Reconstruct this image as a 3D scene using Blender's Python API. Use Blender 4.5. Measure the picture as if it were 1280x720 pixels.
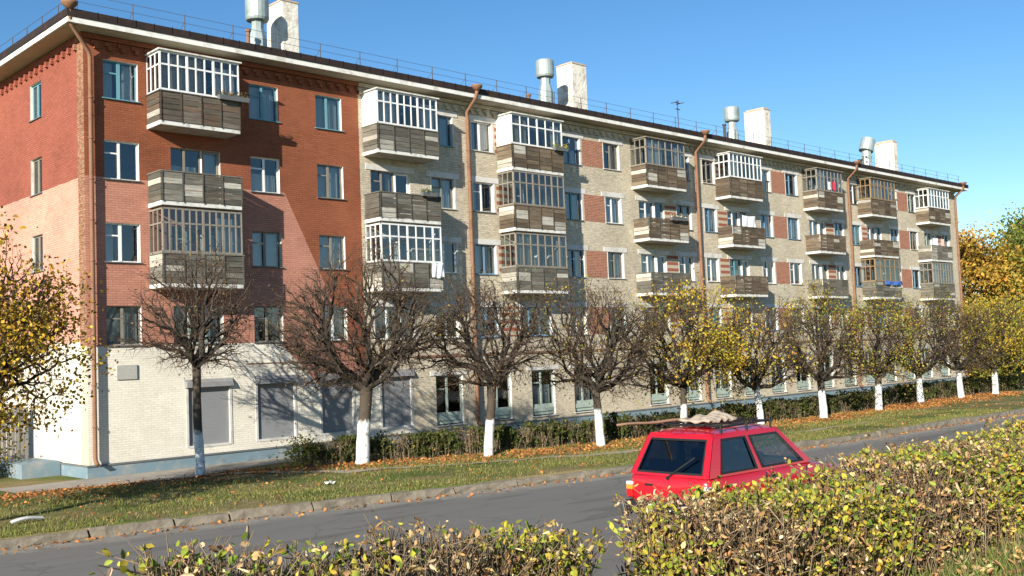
import bpy, bmesh, math, random
import numpy as np
from mathutils import Vector, Matrix

sc = bpy.context.scene
for o in list(bpy.data.objects):
    bpy.data.objects.remove(o)
C = sc.collection
RAD = math.radians

# ------------------------------------------------------------------ camera
CAM = Vector((-13.736, -34.621, 3.417))
yaw, pitch, roll = RAD(43.837), RAD(3.5576), RAD(-2.2237)
fw = Vector((math.sin(yaw)*math.cos(pitch), math.cos(yaw)*math.cos(pitch), math.sin(pitch)))
rt = Vector((math.cos(yaw), -math.sin(yaw), 0)); up = rt.cross(fw)
r2 = rt*math.cos(roll)+up*math.sin(roll); u2 = up*math.cos(roll)-rt*math.sin(roll)
cam = bpy.data.cameras.new('camera'); cam.sensor_width = 36; cam.lens = 36.78; cam.clip_end = 6000; cam.clip_start = .05
co = bpy.data.objects.new('camera', cam); C.objects.link(co)
M = Matrix.Identity(4)
for i in range(3):
    M[i][0] = r2[i]; M[i][1] = u2[i]; M[i][2] = -fw[i]; M[i][3] = CAM[i]
co.matrix_world = M
sc.camera = co

# ------------------------------------------------------------------ light
SUN = Vector((-2.15, -1.0, 0.88)).normalized()          # towards the sun
w = bpy.data.worlds.new('World'); sc.world = w; w.use_nodes = True
wn = w.node_tree.nodes
sky = wn.new('ShaderNodeTexSky'); sky.sky_type = 'NISHITA'; sky.sun_disc = False
sky.sun_elevation = math.asin(SUN.z); sky.sun_rotation = math.atan2(SUN.x, SUN.y) % (2*math.pi)
sky.air_density = 1.0; sky.dust_density = 0.1; sky.ozone_density = 1.6; sky.altitude = 1500
hs = wn.new('ShaderNodeHueSaturation'); hs.inputs['Saturation'].default_value = 1.28
w.node_tree.links.new(sky.outputs[0], hs.inputs['Color']); w.node_tree.links.new(hs.outputs[0], wn['Background'].inputs[0]); wn['Background'].inputs[1].default_value = 0.09
sl = bpy.data.lights.new('sun', 'SUN'); sl.energy = 5.0; sl.angle = RAD(0.5); sl.color = (1.0, .93, .80)
so = bpy.data.objects.new('sun', sl); C.objects.link(so)
so.rotation_euler = SUN.to_track_quat('Z', 'Y').to_euler()
sc.view_settings.view_transform = 'Standard'; sc.view_settings.look = 'None'
sc.view_settings.exposure = 0.80; sc.view_settings.gamma = 1.0; sc.view_settings.use_curve_mapping = False

# ------------------------------------------------------------------ node helpers
class NT:
    def __init__(s, name):
        s.m = bpy.data.materials.new(name); s.m.use_nodes = True
        s.t = s.m.node_tree; s.t.nodes.clear()
        s.out = s.new('ShaderNodeOutputMaterial')
    def new(s, k, **kw):
        n = s.t.nodes.new(k)
        for a, b in kw.items(): setattr(n, a, b)
        return n
    def put(s, sock, v):
        if isinstance(v, bpy.types.NodeSocket): s.t.links.new(v, sock)
        elif isinstance(v, (tuple, list)) and len(v) == 3 and sock.type == 'RGBA': sock.default_value = (*v, 1)
        else: sock.default_value = v
    def math(s, op, a, b=0.0, c=0.0):
        n = s.new('ShaderNodeMath', operation=op)
        for i, v in enumerate((a, b, c)): s.put(n.inputs[i], v)
        return n.outputs[0]
    def mix(s, f, a, b, bt='MIX'):
        n = s.new('ShaderNodeMix', data_type='RGBA', blend_type=bt)
        s.put(n.inputs['Factor'], f); s.put(n.inputs[6], a); s.put(n.inputs[7], b)
        return n.outputs[2]
    def pos(s):
        n = s.new('ShaderNodeTexCoord'); x = s.new('ShaderNodeSeparateXYZ')
        s.t.links.new(n.outputs['Object'], x.inputs[0]); return n.outputs['Object'], x.outputs
    def vec(s, x, y, z):
        n = s.new('ShaderNodeCombineXYZ')
        for i, v in enumerate((x, y, z)): s.put(n.inputs[i], v)
        return n.outputs[0]
    def noise(s, v, scale, detail=4, rough=.6):
        n = s.new('ShaderNodeTexNoise'); s.put(n.inputs['Vector'], v)
        n.inputs['Scale'].default_value = scale; n.inputs['Detail'].default_value = detail; n.inputs['Roughness'].default_value = rough
        return n.outputs['Fac']
    def ramp(s, v, a, b, lo=0.0, hi=1.0):
        n = s.new('ShaderNodeMapRange'); s.put(n.inputs[0], v)
        for i, q in enumerate((a, b, lo, hi)): n.inputs[i+1].default_value = q
        return n.outputs[0]
    def bsdf(s, col, rough=.8, bump=None, dist=.01, spec=.3, metal=0.0, coat=0.0):
        b = s.new('ShaderNodeBsdfPrincipled')
        s.put(b.inputs['Base Color'], col); s.put(b.inputs['Roughness'], rough)
        b.inputs['Specular IOR Level'].default_value = spec; b.inputs['Metallic'].default_value = metal
        b.inputs['Coat Weight'].default_value = coat
        if bump is not None:
            n = s.new('ShaderNodeBump'); n.inputs['Distance'].default_value = dist; n.inputs['Strength'].default_value = .7
            s.put(n.inputs['Height'], bump); s.t.links.new(n.outputs[0], b.inputs['Normal'])
        return b.outputs[0]
    def done(s, sh):
        s.t.links.new(sh, s.out.inputs[0]); return s.m

def plain(name, col, rough=.7, var=.25, scale=6, spec=.3, metal=0, bump=0.0, coat=0.0, dirt=None, dscale=1.2):
    n = NT(name); v, _ = n.pos(); f = n.noise(v, scale, 5)
    c = n.mix(f, tuple(k*(1-var) for k in col), tuple(min(1, k*(1+var)) for k in col))
    if dirt is not None:
        g = n.ramp(n.noise(v, dscale, 6, .7), .5, .68)
        c = n.mix(g, c, dirt)
    return n.done(n.bsdf(c, rough, f if bump else None, bump, spec, metal, coat))

def attr_mat(name, rough=.8, trans=0.0, spec=.2, var=.2, scale=20):
    n = NT(name); a = n.new('ShaderNodeAttribute'); a.attribute_name = 'Col'
    v, _ = n.pos(); f = n.noise(v, scale, 4)
    if name == 'weathered_boards':
        x = n.pos()[1]; f = n.noise(n.vec(n.math('MULTIPLY', x[0], 1.6), n.math('MULTIPLY', x[1], 1.6), n.math('MULTIPLY', x[2], 24.0)), 1.0, 5, .75); f = n.ramp(f, .3, .7)
    c = n.mix(1.0, a.outputs['Color'], n.mix(f, (1-var,)*3, (1+var,)*3), 'MULTIPLY')
    s = n.bsdf(c, rough, None, 0, spec)
    if trans:
        t = n.new('ShaderNodeBsdfTranslucent'); n.put(t.inputs[0], c)
        m = n.new('ShaderNodeMixShader'); m.inputs[0].default_value = trans
        n.t.links.new(s, m.inputs[1]); n.t.links.new(t.outputs[0], m.inputs[2]); s = m.outputs[0]
    return n.done(s)

def wall_mat(name, end):
    n = NT(name); v, p = n.pos(); x, y, z = p
    h = y if end else x
    uv = n.vec(h, z, 0.0)
    br = n.new('ShaderNodeTexBrick'); n.put(br.inputs['Vector'], uv)
    for k, q in (('Scale', 1.0), ('Mortar Size', .010), ('Mortar Smooth', .3), ('Bias', -.1), ('Brick Width', .255), ('Row Height', .079)):
        br.inputs[k].default_value = q
    br.inputs['Color1'].default_value = (1.05, 1.05, 1.05, 1); br.inputs['Color2'].default_value = (.80, .80, .80, 1); br.inputs['Mortar'].default_value = (.56, .56, .56, 1)
    wob = n.math('MULTIPLY', n.math('SUBTRACT', n.noise(uv, 1.5, 6, .7), .5), .12)
    zz = n.math('ADD', z, wob)
    red, pink, cream = (.285, .098, .052), (.50, .235, .17), (.80, .765, .67)
    if end:
        c = n.mix(n.math('GREATER_THAN', zz, 9.86), (.64, .33, .25), (.31, .10, .068))
        c = n.mix(n.math('LESS_THAN', n.math('ADD', zz, n.math('MULTIPLY', wob, 5.0)), 4.35), c, (.72, .66, .55))
        blotch = n.noise(n.vec(n.math('MULTIPLY', h, 5.0), n.math('MULTIPLY', z, 13.0), 0.0), 1.0, 2)
        q = n.mix(n.ramp(blotch, .42, .58), (.25, .105, .062), (.34, .215, .14))
        q = n.mix(n.math('LESS_THAN', zz, 4.2), q, (.62, .56, .40))
        c = n.mix(n.math('LESS_THAN', n.math('ADD', h, wob), .55), c, q)
    else:
        # grey-beige silicate brick
        spot = n.noise(n.vec(n.math('MULTIPLY', x, 4.0), n.math('MULTIPLY', z, 12.0), 0.0), 1.0, 2)
        beige = n.mix(n.ramp(spot, .35, .7), (.49, .43, .325), (.67, .60, .475))
        # pink / red paint zones
        d = n.math('ADD', n.math('MULTIPLY', n.math('SUBTRACT', x, 7.5), 2.03), n.math('SUBTRACT', zz, 10.15))   # >0 : right of the slanting edge
        isred = n.math('MAXIMUM', n.math('GREATER_THAN', zz, 9.88), n.math('GREATER_THAN', d, 0.0))
        paint = n.mix(isred, pink, red)
        low = n.math('SUBTRACT', 4.16, n.math('MAXIMUM', 0.0, n.math('SUBTRACT', x, 7.25)))
        low = n.math('MAXIMUM', low, 2.45)
        paint = n.mix(n.math('LESS_THAN', zz, low), paint, cream)
        lim = n.math('ADD', 11.18, n.math('MULTIPLY', n.math('LESS_THAN', z, 2.9), 2.4))
        c = n.mix(n.math('GREATER_THAN', n.math('ADD', x, n.math('MULTIPLY', wob, .6)), lim), paint, beige)
    joint = n.mix(n.math('MULTIPLY', n.ramp(n.noise(uv, .8, 4), .35, .65, .45, 1.0), n.ramp(z, 4.1, 4.3, .55, 1.0)), (1, 1, 1), br.outputs['Color'])
    c = n.mix(1.0, c, joint, 'MULTIPLY')
    big = n.noise(uv, .35, 6, .65); fine = n.noise(uv, 9.0, 4, .7)
    c = n.mix(1.0, c, n.mix(n.ramp(big, .25, .75), (.82, .80, .78), (1.16, 1.16, 1.16)), 'MULTIPLY')
    c = n.mix(1.0, c, n.mix(fine, (.84, .83, .82), (1.14, 1.14, 1.14)), 'MULTIPLY')
    streak = n.noise(n.vec(n.math('MULTIPLY', h, 2.2), n.math('MULTIPLY', z, .25), 0.0), 1.0, 5, .7)
    c = n.mix(n.ramp(streak, .60, .82, 0, .35), c, (.17, .135, .10))
    return n.done(n.bsdf(c, .9, br.outputs['Fac'], -.006, .15))

def glass_mat(name, refl=.22, tint=(.80, .86, .88)):
    n = NT(name)
    g = n.new('ShaderNodeBsdfGlossy'); g.inputs['Roughness'].default_value = .04
    v, _ = n.pos(); b = n.new('ShaderNodeBump'); b.inputs['Distance'].default_value = .004; b.inputs['Strength'].default_value = .5
    n.put(b.inputs['Height'], n.noise(v, 2.2, 2)); n.t.links.new(b.outputs[0], g.inputs['Normal'])
    t = n.new('ShaderNodeBsdfTransparent'); t.inputs[0].default_value = (*tint, 1)
    lw = n.new('ShaderNodeLayerWeight'); lw.inputs[0].default_value = .35
    m = n.new('ShaderNodeMixShader'); n.put(m.inputs[0], n.math('ADD', n.math('MULTIPLY', lw.outputs['Fresnel'], .6), refl))
    n.t.links.new(t.outputs[0], m.inputs[1]); n.t.links.new(g.outputs[0], m.inputs[2])
    return n.done(m.outputs[0])

def slat_mat(name, col, period=.075):
    n = NT(name); v, p = n.pos()
    s = n.math('FRACT', n.math('DIVIDE', p[2], period))
    c = n.mix(n.ramp(s, .0, .22), tuple(k*.55 for k in col), col)
    c = n.mix(n.noise(v, 1.3, 5), c, tuple(k*1.15 for k in col))
    return n.done(n.bsdf(c, .5, s, .012, .3))

def stripe_brick_mat(name):
    n = NT(name); v, p = n.pos(); uv = n.vec(p[0], p[2], 0.0)
    s = n.math('FRACT', n.math('DIVIDE', p[2], .34))
    c = n.mix(n.math('GREATER_THAN', s, .5), (.30, .10, .06), (.46, .40, .30))
    c = n.mix(1.0, c, n.mix(n.noise(uv, 8, 4), (.75,)*3, (1.2,)*3), 'MULTIPLY')
    return n.done(n.bsdf(c, .9))

def red_brick_mat(name):
    n = NT(name); v, p = n.pos(); uv = n.vec(p[0], p[2], 0.0)
    br = n.new('ShaderNodeTexBrick'); n.put(br.inputs['Vector'], uv)
    for k, q in (('Scale', 1.0), ('Mortar Size', .011), ('Brick Width', .255), ('Row Height', .079)): br.inputs[k].default_value = q
    br.inputs['Color1'].default_value = (.38, .12, .065, 1); br.inputs['Color2'].default_value = (.26, .075, .04, 1); br.inputs['Mortar'].default_value = (.40, .30, .22, 1)
    c = n.mix(1.0, br.outputs['Color'], n.mix(n.noise(uv, 5, 5), (.7,)*3, (1.25,)*3), 'MULTIPLY')
    return n.done(n.bsdf(c, .9))

def lawn_mat():
    n = NT('lawn'); v, p = n.pos()
    a = n.noise(v, .45, 6, .65); b = n.noise(v, 3.0, 6, .7); f = n.noise(v, 22.0, 4, .7)
    g = n.mix(b, (.08, .115, .026), (.165, .185, .05))
    dry = n.mix(f, (.22, .16, .075), (.36, .28, .14))
    c = n.mix(n.ramp(a, .42, .62), g, dry)
    c = n.mix(n.ramp(n.noise(v, 1.1, 5, .7), .60, .70), c, (.20, .15, .09))
    c = n.mix(1.0, c, n.mix(f, (.55,)*3, (1.35,)*3), 'MULTIPLY')
    return n.done(n.bsdf(c, .95, f, .05, .1))

def road_mat():
    n = NT('asphalt'); v, p = n.pos()
    a = n.noise(n.vec(n.math('MULTIPLY', p[0], .12), n.math('MULTIPLY', p[1], .9), 0.0), 1.0, 5, .6)
    f = n.noise(v, 60, 3, .7); b = n.noise(v, 1.2, 5, .7)
    c = n.mix(a, (.17, .158, .138), (.24, .223, .194))
    c = n.mix(n.ramp(n.noise(n.vec(n.math('MULTIPLY', p[0], .25), p[1], 0.0), .9, 2, .3), .60, .62, 0, .5), c, (.125, .116, .10))
    c = n.mix(n.ramp(b, .58, .75, 0, .7), c, (.12, .112, .10))
    ed = n.new('ShaderNodeAttribute'); ed.attribute_name = 'edge'
    e = n.math('ADD', ed.outputs['Fac'], n.math('MULTIPLY', n.math('SUBTRACT', b, .5), 1.2))
    c = n.mix(n.ramp(e, .35, .85), c, n.mix(b, (.29, .26, .205), (.40, .36, .29)))
    vo = n.new('ShaderNodeTexVoronoi', feature='DISTANCE_TO_EDGE'); n.put(vo.inputs['Vector'], n.vec(p[0], p[1], n.math('MULTIPLY', b, 2.0))); vo.inputs['Scale'].default_value = .28
    c = n.mix(n.ramp(vo.outputs['Distance'], .002, .010, .3, 0.0), c, (.05, .05, .05))
    c = n.mix(1.0, c, n.mix(f, (.72,)*3, (1.28,)*3), 'MULTIPLY')
    return n.done(n.bsdf(c, .85, f, .006, .25))

def bark_mat(name, paint_h=None, col=(.085, .062, .045)):
    n = NT(name); v, p = n.pos()
    f = n.noise(n.vec(n.math('MULTIPLY', p[0], 9.0), n.math('MULTIPLY', p[1], 9.0), n.math('MULTIPLY', p[2], 2.0)), 1.6, 5, .7)
    c = n.mix(f, tuple(k*.45 for k in col), tuple(k*1.7 for k in col))
    if paint_h:
        e = n.math('ADD', n.math('ADD', p[2], n.math('MULTIPLY', n.math('SUBTRACT', f, .5), .30)), n.math('MULTIPLY', n.math('SUBTRACT', n.noise(v, 2.5, 3), .5), .5))
        wp = n.mix(n.ramp(n.noise(v, 7, 5, .75), .54, .62), n.mix(f, (.62, .62, .60), (.82, .82, .80)), (.30, .27, .24))
        oi = n.new('ShaderNodeObjectInfo'); e = n.math('ADD', e, n.math('MULTIPLY', n.math('SUBTRACT', oi.outputs['Random'], .5), .45))
        c = n.mix(n.ramp(e, paint_h-.05, paint_h+.07), wp, c)
    return n.done(n.bsdf(c, .9, f, .02, .15))

MT = dict(
    wall=wall_mat('painted_brick_front', False), endwall=wall_mat('painted_brick_end', True),
    reveal=plain('reveal_plaster', (.66, .64, .60), .9, .15, 3, dirt=(.42, .38, .32)),
    lintel=plain('lintel_whitewash', (.60, .585, .55), .9, .12, 3, dirt=(.40, .37, .32)),
    brick=red_brick_mat('red_brick'), stripe=stripe_brick_mat('striped_brick'),
    dark=plain('dark_room', (.045, .042, .040), .9),
    plinth=plain('plinth_paint', (.17, .245, .29), .75, .18, 1.5, dirt=(.30, .31, .30)),
    ledge=plain('ledge_cement', (.13, .14, .145), .9, .3, 2),
    slab=plain('slab_concrete', (.46, .435, .37), .9, .22, 4, dirt=(.28, .24, .19), dscale=2.5),
    slabedge=plain('slab_whitewash', (.68, .67, .63), .9, .15, 5, dirt=(.36, .33, .28), dscale=3),
    soffit=plain('soffit_boards', (.40, .36, .27), .9, .2, 2),
    fascia=plain('fascia_white', (.74, .73, .69), .8, .12, 3, dirt=(.45, .42, .36)),
    roofmetal=plain('roof_sheet', (.028, .020, .018), .7, .4, 2, spec=.25, dirt=(.06, .03, .022)),
    rust=plain('downpipe_rust', (.24, .125, .075), .7, .35, 5, spec=.25, dirt=(.17, .08, .045), dscale=2.5),
    chim=plain('chimney_limewash', (.72, .69, .61), .95, .18, 7, dirt=(.42, .33, .25), dscale=1.7, bump=.05),
    chimtop=plain('chimney_top', (.45, .36, .28), .95, .3, 4),
    zinc=plain('zinc', (.36, .42, .41), .5, .22, 3, spec=.5, metal=.35, dirt=(.24, .28, .26)),
    iron=plain('iron', (.06, .055, .055), .7, .3, 6),
    rail=plain('rail_steel', (.10, .10, .105), .6, .3, 6),
    white=plain('paint_white', (.76, .76, .74), .55, .1, 5),
    teal=plain('paint_teal', (.13, .30, .36), .5, .2, 5),
    blue=plain('paint_blue', (.15, .26, .38), .5, .2, 5),
    wood=plain('weathered_wood', (.23, .205, .17), .85, .3, 7),
    ochre=plain('varnished_wood', (.27, .175, .085), .6, .25, 6),
    greenish=plain('paint_green_grey', (.36, .43, .38), .6, .2, 4),
    shutter=slat_mat('shutter_slats', (.25, .258, .272)),
    shutbox=plain('shutter_box', (.24, .24, .245), .6),
    stone=plain('stone_plaque', (.40, .40, .37), .8, .2, 12),
    glass=glass_mat('window_glass', .14, (.62, .70, .72)), gglass=glass_mat('balcony_glass', .11, (.62, .68, .70)),
    carglass=glass_mat('car_glass', .10, (.10, .11, .12)), carglassclear=glass_mat('car_glass_clear', .08, (.86, .89, .90)),
    curtain=plain('curtain', (.74, .73, .70), .95, .1, 4),
    curtain2=plain('curtain_warm', (.55, .47, .34), .95, .2, 4),
    boards=attr_mat('weathered_boards', .9, var=.5, scale=14),
    leaf=attr_mat('leaves', .75, .28, .12, .2, 40), dry=attr_mat('dry_leaves', .9, .18, .08, .25, 40),
    twig=attr_mat('twigs', .9, 0, .1, .3, 25),
    lawn=lawn_mat(), road=road_mat(),
    kerb=plain('kerb_concrete', (.20, .172, .132), .95, .4, 6, bump=.04, dirt=(.13, .11, .08), dscale=2.5),
    pave=plain('pavement', (.36, .325, .27), .95, .2, 4, dirt=(.27, .22, .16)),
    dirt=plain('trodden_earth', (.36, .30, .225), .95, .25, 6),
    bark=bark_mat('linden_bark', 1.32, (.07, .055, .042)), barkplain=bark_mat('far_bark', None),
    carred=plain('car_paint', (.46, .010, .020), .22, .06, 2, spec=.5, coat=.6),
    black=plain('black_plastic', (.018, .018, .019), .5, .2, 8),
    rubber=plain('rubber', (.022, .022, .022), .85), rim=plain('wheel_rim', (.35, .35, .36), .35, metal=.6),
    amber=plain('amber_lens', (.75, .26, .03), .25, .1), redlens=plain('red_lens', (.45, .015, .015), .25, .1), clear=plain('clear_lens', (.72, .72, .72), .25, .1),
    seat=plain('car_seat', (.05, .05, .055), .9),
    tarp=plain('tarp', (.38, .31, .24), .9, .2, 7), pole=plain('wood_pole', (.26, .15, .10), .85, .3, 6),
    cloth=plain('cloth_white', (.80, .81, .83), .9, .06, 5), cred=plain('cloth_red', (.58, .03, .05), .9), cblue=plain('cloth_blue', (.06, .14, .42), .9), cpink=plain('cloth_pink', (.62, .35, .30), .9),
    fence=plain('grey_planks', (.20, .19, .175), .9, .35, 5),
)

# ------------------------------------------------------------------ mesh helpers
def link(name, me, parent=None, mats=()):
    o = bpy.data.objects.new(name, me); C.objects.link(o)
    for m in mats: me.materials.append(MT[m] if isinstance(m, str) else m)
    if parent is not None: o.parent = parent
    return o

def tag(o, label=None, cat=None, group=None, kind=None):
    if label: o['label'] = label
    if cat: o['category'] = cat
    if group: o['group'] = group
    if kind: o['kind'] = kind
    return o

def thing(name, label, cat, loc=(0, 0, 0), rz=0, group=None):
    o = bpy.data.objects.new(name, None); o.empty_display_size = .2; C.objects.link(o)
    o.location = loc; o.rotation_euler = (0, 0, rz); return tag(o, label, cat, group)

class MB:
    def __init__(s): s.v, s.f, s.m, s.c = [], [], [], []
    def add(s, vs, fs, mi=0, col=None):
        b = len(s.v); s.v += [tuple(q) for q in vs]
        for f in fs: s.f.append(tuple(b+i for i in f)); s.m.append(mi); s.c.append(col)
    def box(s, x0, x1, y0, y1, z0, z1, mi=0, col=None, mat=None):
        vs = [(x0, y0, z0), (x1, y0, z0), (x1, y1, z0), (x0, y1, z0), (x0, y0, z1), (x1, y0, z1), (x1, y1, z1), (x0, y1, z1)]
        if mat is not None: vs = [tuple(mat @ Vector(q)) for q in vs]
        s.add(vs, [(0, 3, 2, 1), (4, 5, 6, 7), (0, 1, 5, 4), (1, 2, 6, 5), (2, 3, 7, 6), (3, 0, 4, 7)], mi, col)
    def quad(s, a, b, c, d, mi=0, col=None): s.add([a, b, c, d], [(0, 1, 2, 3)], mi, col)
    def tube(s, pts, rs, n=8, mi=0, cap=True):
        pts = [Vector(p) for p in pts]
        if not hasattr(rs, '__len__'): rs = [rs]*len(pts)
        rings = []
        for i, p in enumerate(pts):
            d = (pts[min(i+1, len(pts)-1)]-pts[max(i-1, 0)]).normalized()
            a = d.orthogonal().normalized() if i == 0 else (a-d*a.dot(d)).normalized()
            b = d.cross(a)
            rings.append([p+(a*math.cos(2*math.pi*k/n)+b*math.sin(2*math.pi*k/n))*rs[i] for k in range(n)])
        vs = [q for r in rings for q in r]; fs = []
        for i in range(len(pts)-1):
            for k in range(n):
                fs.append((i*n+k, i*n+(k+1) % n, (i+1)*n+(k+1) % n, (i+1)*n+k))
        if cap: fs += [tuple(range(n))[::-1], tuple((len(pts)-1)*n+k for k in range(n))]
        s.add(vs, fs, mi)
    def lathe(s, x, y, prof, n=16, mi=0): s.tube([(x, y, z) for r, z in prof], [max(r, .001) for r, z in prof], n, mi)
    def build(s, name, mats, parent=None, smooth=False, bevel=0):
        me = bpy.data.meshes.new(name); me.from_pydata(s.v, [], s.f)
        me.polygons.foreach_set('material_index', s.m)
        if any(c is not None for c in s.c):
            at = me.color_attributes.new('Col', 'FLOAT_COLOR', 'CORNER'); d = []
            for f, c in zip(s.f, s.c):
                c = c or (.3, .3, .3)
                d += [c[0], c[1], c[2], 1.0]*len(f)
            at.data.foreach_set('color', d)
        if smooth: me.polygons.foreach_set('use_smooth', [True]*len(s.f))
        me.update()
        o = link(name, me, parent, mats if isinstance(mats, (tuple, list)) else (mats,))
        if bevel:
            b = o.modifiers.new('bevel', 'BEVEL'); b.width = bevel; b.segments = 2; b.limit_method = 'ANGLE'
        return o

def np_mesh(name, V, F, mats, parent=None, col=None, smooth=False, midx=None):
    """V (n,3), F (m,k) with constant k; col per vertex (n,3)."""
    me = bpy.data.meshes.new(name); n, (m, k) = len(V), F.shape
    me.vertices.add(n); me.vertices.foreach_set('co', np.asarray(V, np.float32).ravel())
    me.loops.add(m*k); me.loops.foreach_set('vertex_index', F.astype(np.int32).ravel())
    me.polygons.add(m); me.polygons.foreach_set('loop_start', np.arange(0, m*k, k, dtype=np.int32))
    me.polygons.foreach_set('loop_total', np.full(m, k, np.int32))
    if midx is not None: me.polygons.foreach_set('material_index', np.asarray(midx, np.int32))
    if smooth: me.polygons.foreach_set('use_smooth', np.ones(m, bool))
    if col is not None:
        at = me.color_attributes.new('Col', 'FLOAT_COLOR', 'POINT')
        at.data.foreach_set('color', np.c_[col, np.ones(n)].astype(np.float32).ravel())
    me.update(calc_edges=True); me.validate()
    return link(name, me, parent, mats)

def unit(a): return a/np.maximum(np.linalg.norm(a, axis=-1, keepdims=True), 1e-9)

def segs_mesh(name, P0, P1, R0, R1, sides, mats, parent=None, col=None):
    P0, P1 = np.asarray(P0), np.asarray(P1); d = unit(P1-P0)
    ref = np.where(np.abs(d[:, 2:3]) > .9, np.array([[1., 0, 0]]), np.array([[0, 0, 1.]]))
    a = unit(np.cross(d, ref)); b = np.cross(d, a)
    an = np.arange(sides)*2*np.pi/sides
    ring = a[:, None]*np.cos(an)[None, :, None]+b[:, None]*np.sin(an)[None, :, None]
    V = np.concatenate([P0[:, None]+ring*np.asarray(R0)[:, None, None], P1[:, None]+ring*np.asarray(R1)[:, None, None]], 1)
    n = len(P0); k = np.arange(sides); kn = (k+1) % sides
    F = np.stack([k, kn, kn+sides, k+sides], 1)[None]+(np.arange(n)*2*sides)[:, None, None]
    cc = None if col is None else np.repeat(col, 2*sides, 0)
    return np_mesh(name, V.reshape(-1, 3), F.reshape(-1, 4), mats, parent, cc, True)

LEAF = np.array([[0, 0, 0], [.34, .28, .06], [.30, .70, .02], [0, 1, -.10], [-.30, .70, .02], [-.34, .28, .06], [0, .4, -.04]])
LEAFF = np.array([[0, 1, 6], [1, 2, 6], [2, 3, 6], [3, 4, 6], [4, 5, 6], [5, 0, 6]])
QUAD = np.array([[0, 0, 0], [.36, .5, .08], [0, 1, 0], [-.36, .5, .08]]); QUADF = np.array([[0, 1, 2, 3]])
def leaves_mesh(name, P, size, col, rng, mats, parent=None, dirs=None, tmpl='quad', curl=None):
    T, F = (QUAD, QUADF) if tmpl == 'quad' else (LEAF, LEAFF)
    n = len(P); Y = unit(rng.normal(size=(n, 3))) if dirs is None else unit(dirs)
    X = unit(np.cross(Y, rng.normal(size=(n, 3)))); Z = np.cross(X, Y)
    S = np.asarray(size)[:, None, None]
    t = np.repeat(T[None], n, 0)
    if curl is not None:      # bend the blade lengthwise and roll it sideways
        t = t.copy(); c = curl[:, None]
        t[:, :, 2] += c*(t[:, :, 1]**2)*.8+c*np.abs(t[:, :, 0])*1.6
        t[:, :, 0] *= (1-.45*np.abs(c))
    V = P[:, None]+S*(t[:, :, :1]*X[:, None]+t[:, :, 1:2]*Y[:, None]+t[:, :, 2:]*Z[:, None])
    FF = F[None]+(np.arange(n)*len(T))[:, None, None]
    return np_mesh(name, V.reshape(-1, 3), FF.reshape(-1, F.shape[1]), mats, parent, np.repeat(col, len(T), 0), tmpl != 'quad')

def pick(rng, n, pal, jit=.2):
    pal = np.array(pal); wts = pal[:, 3]/pal[:, 3].sum()
    c = pal[rng.choice(len(pal), n, p=wts), :3]
    return c*(1+jit*rng.normal(size=(n, 1)).clip(-2, 2))*(1+.06*rng.normal(size=(n, 3)))

# ------------------------------------------------------------------ ground
KX = np.array([-300, -60, -20, -8, -4.4, -1, 3, 8.4, 14, 20, 30, 60, 120, 400.])
KY = np.array([-2, -6, -10.2, -11.75, -12.25, -12.85, -13.75, -14.7, -15.4, -15.9, -16.3, -16.8, -17, -17.])
_gx = np.linspace(-320, 420, 3000); _gy = np.interp(_gx, KX, KY)
_k = np.exp(-np.linspace(-2, 2, 41)**2); _k /= _k.sum(); _gy = np.convolve(np.pad(_gy, 20, mode='edge'), _k, 'valid')
def yk(x): return np.interp(x, _gx, _gy)
RN = -27.4
def road_z(x, y): return -.13+.060*(yk(x)-y)
def bump(x, y): return .03*np.sin(x*.9+y*.7)*np.sin(y*1.3-x*.31)+.02*np.sin(x*2.3+1)*np.sin(y*2.9)
def gz(x, y):
    x = np.asarray(x, float); y = np.asarray(y, float); k = yk(x)
    near = np.clip((RN-y)/2.5, 0, 1); near = near*near*(3-2*near)
    zr = road_z(x, np.maximum(y, RN))
    lawn = .085*np.clip(1-(y-k)/4, 0, 1)+bump(x, y)*np.clip((k*-1+y)/1.0, 0, 1)*np.clip((-y-2.9)/1.0, 0, 1) - .15*np.clip((y+4.5)/3, 0, 1)
    return np.where(y >= k, lawn, np.where(y >= RN, zr-.05, zr+(1.70-zr)*near+bump(x, y)*near))

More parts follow.
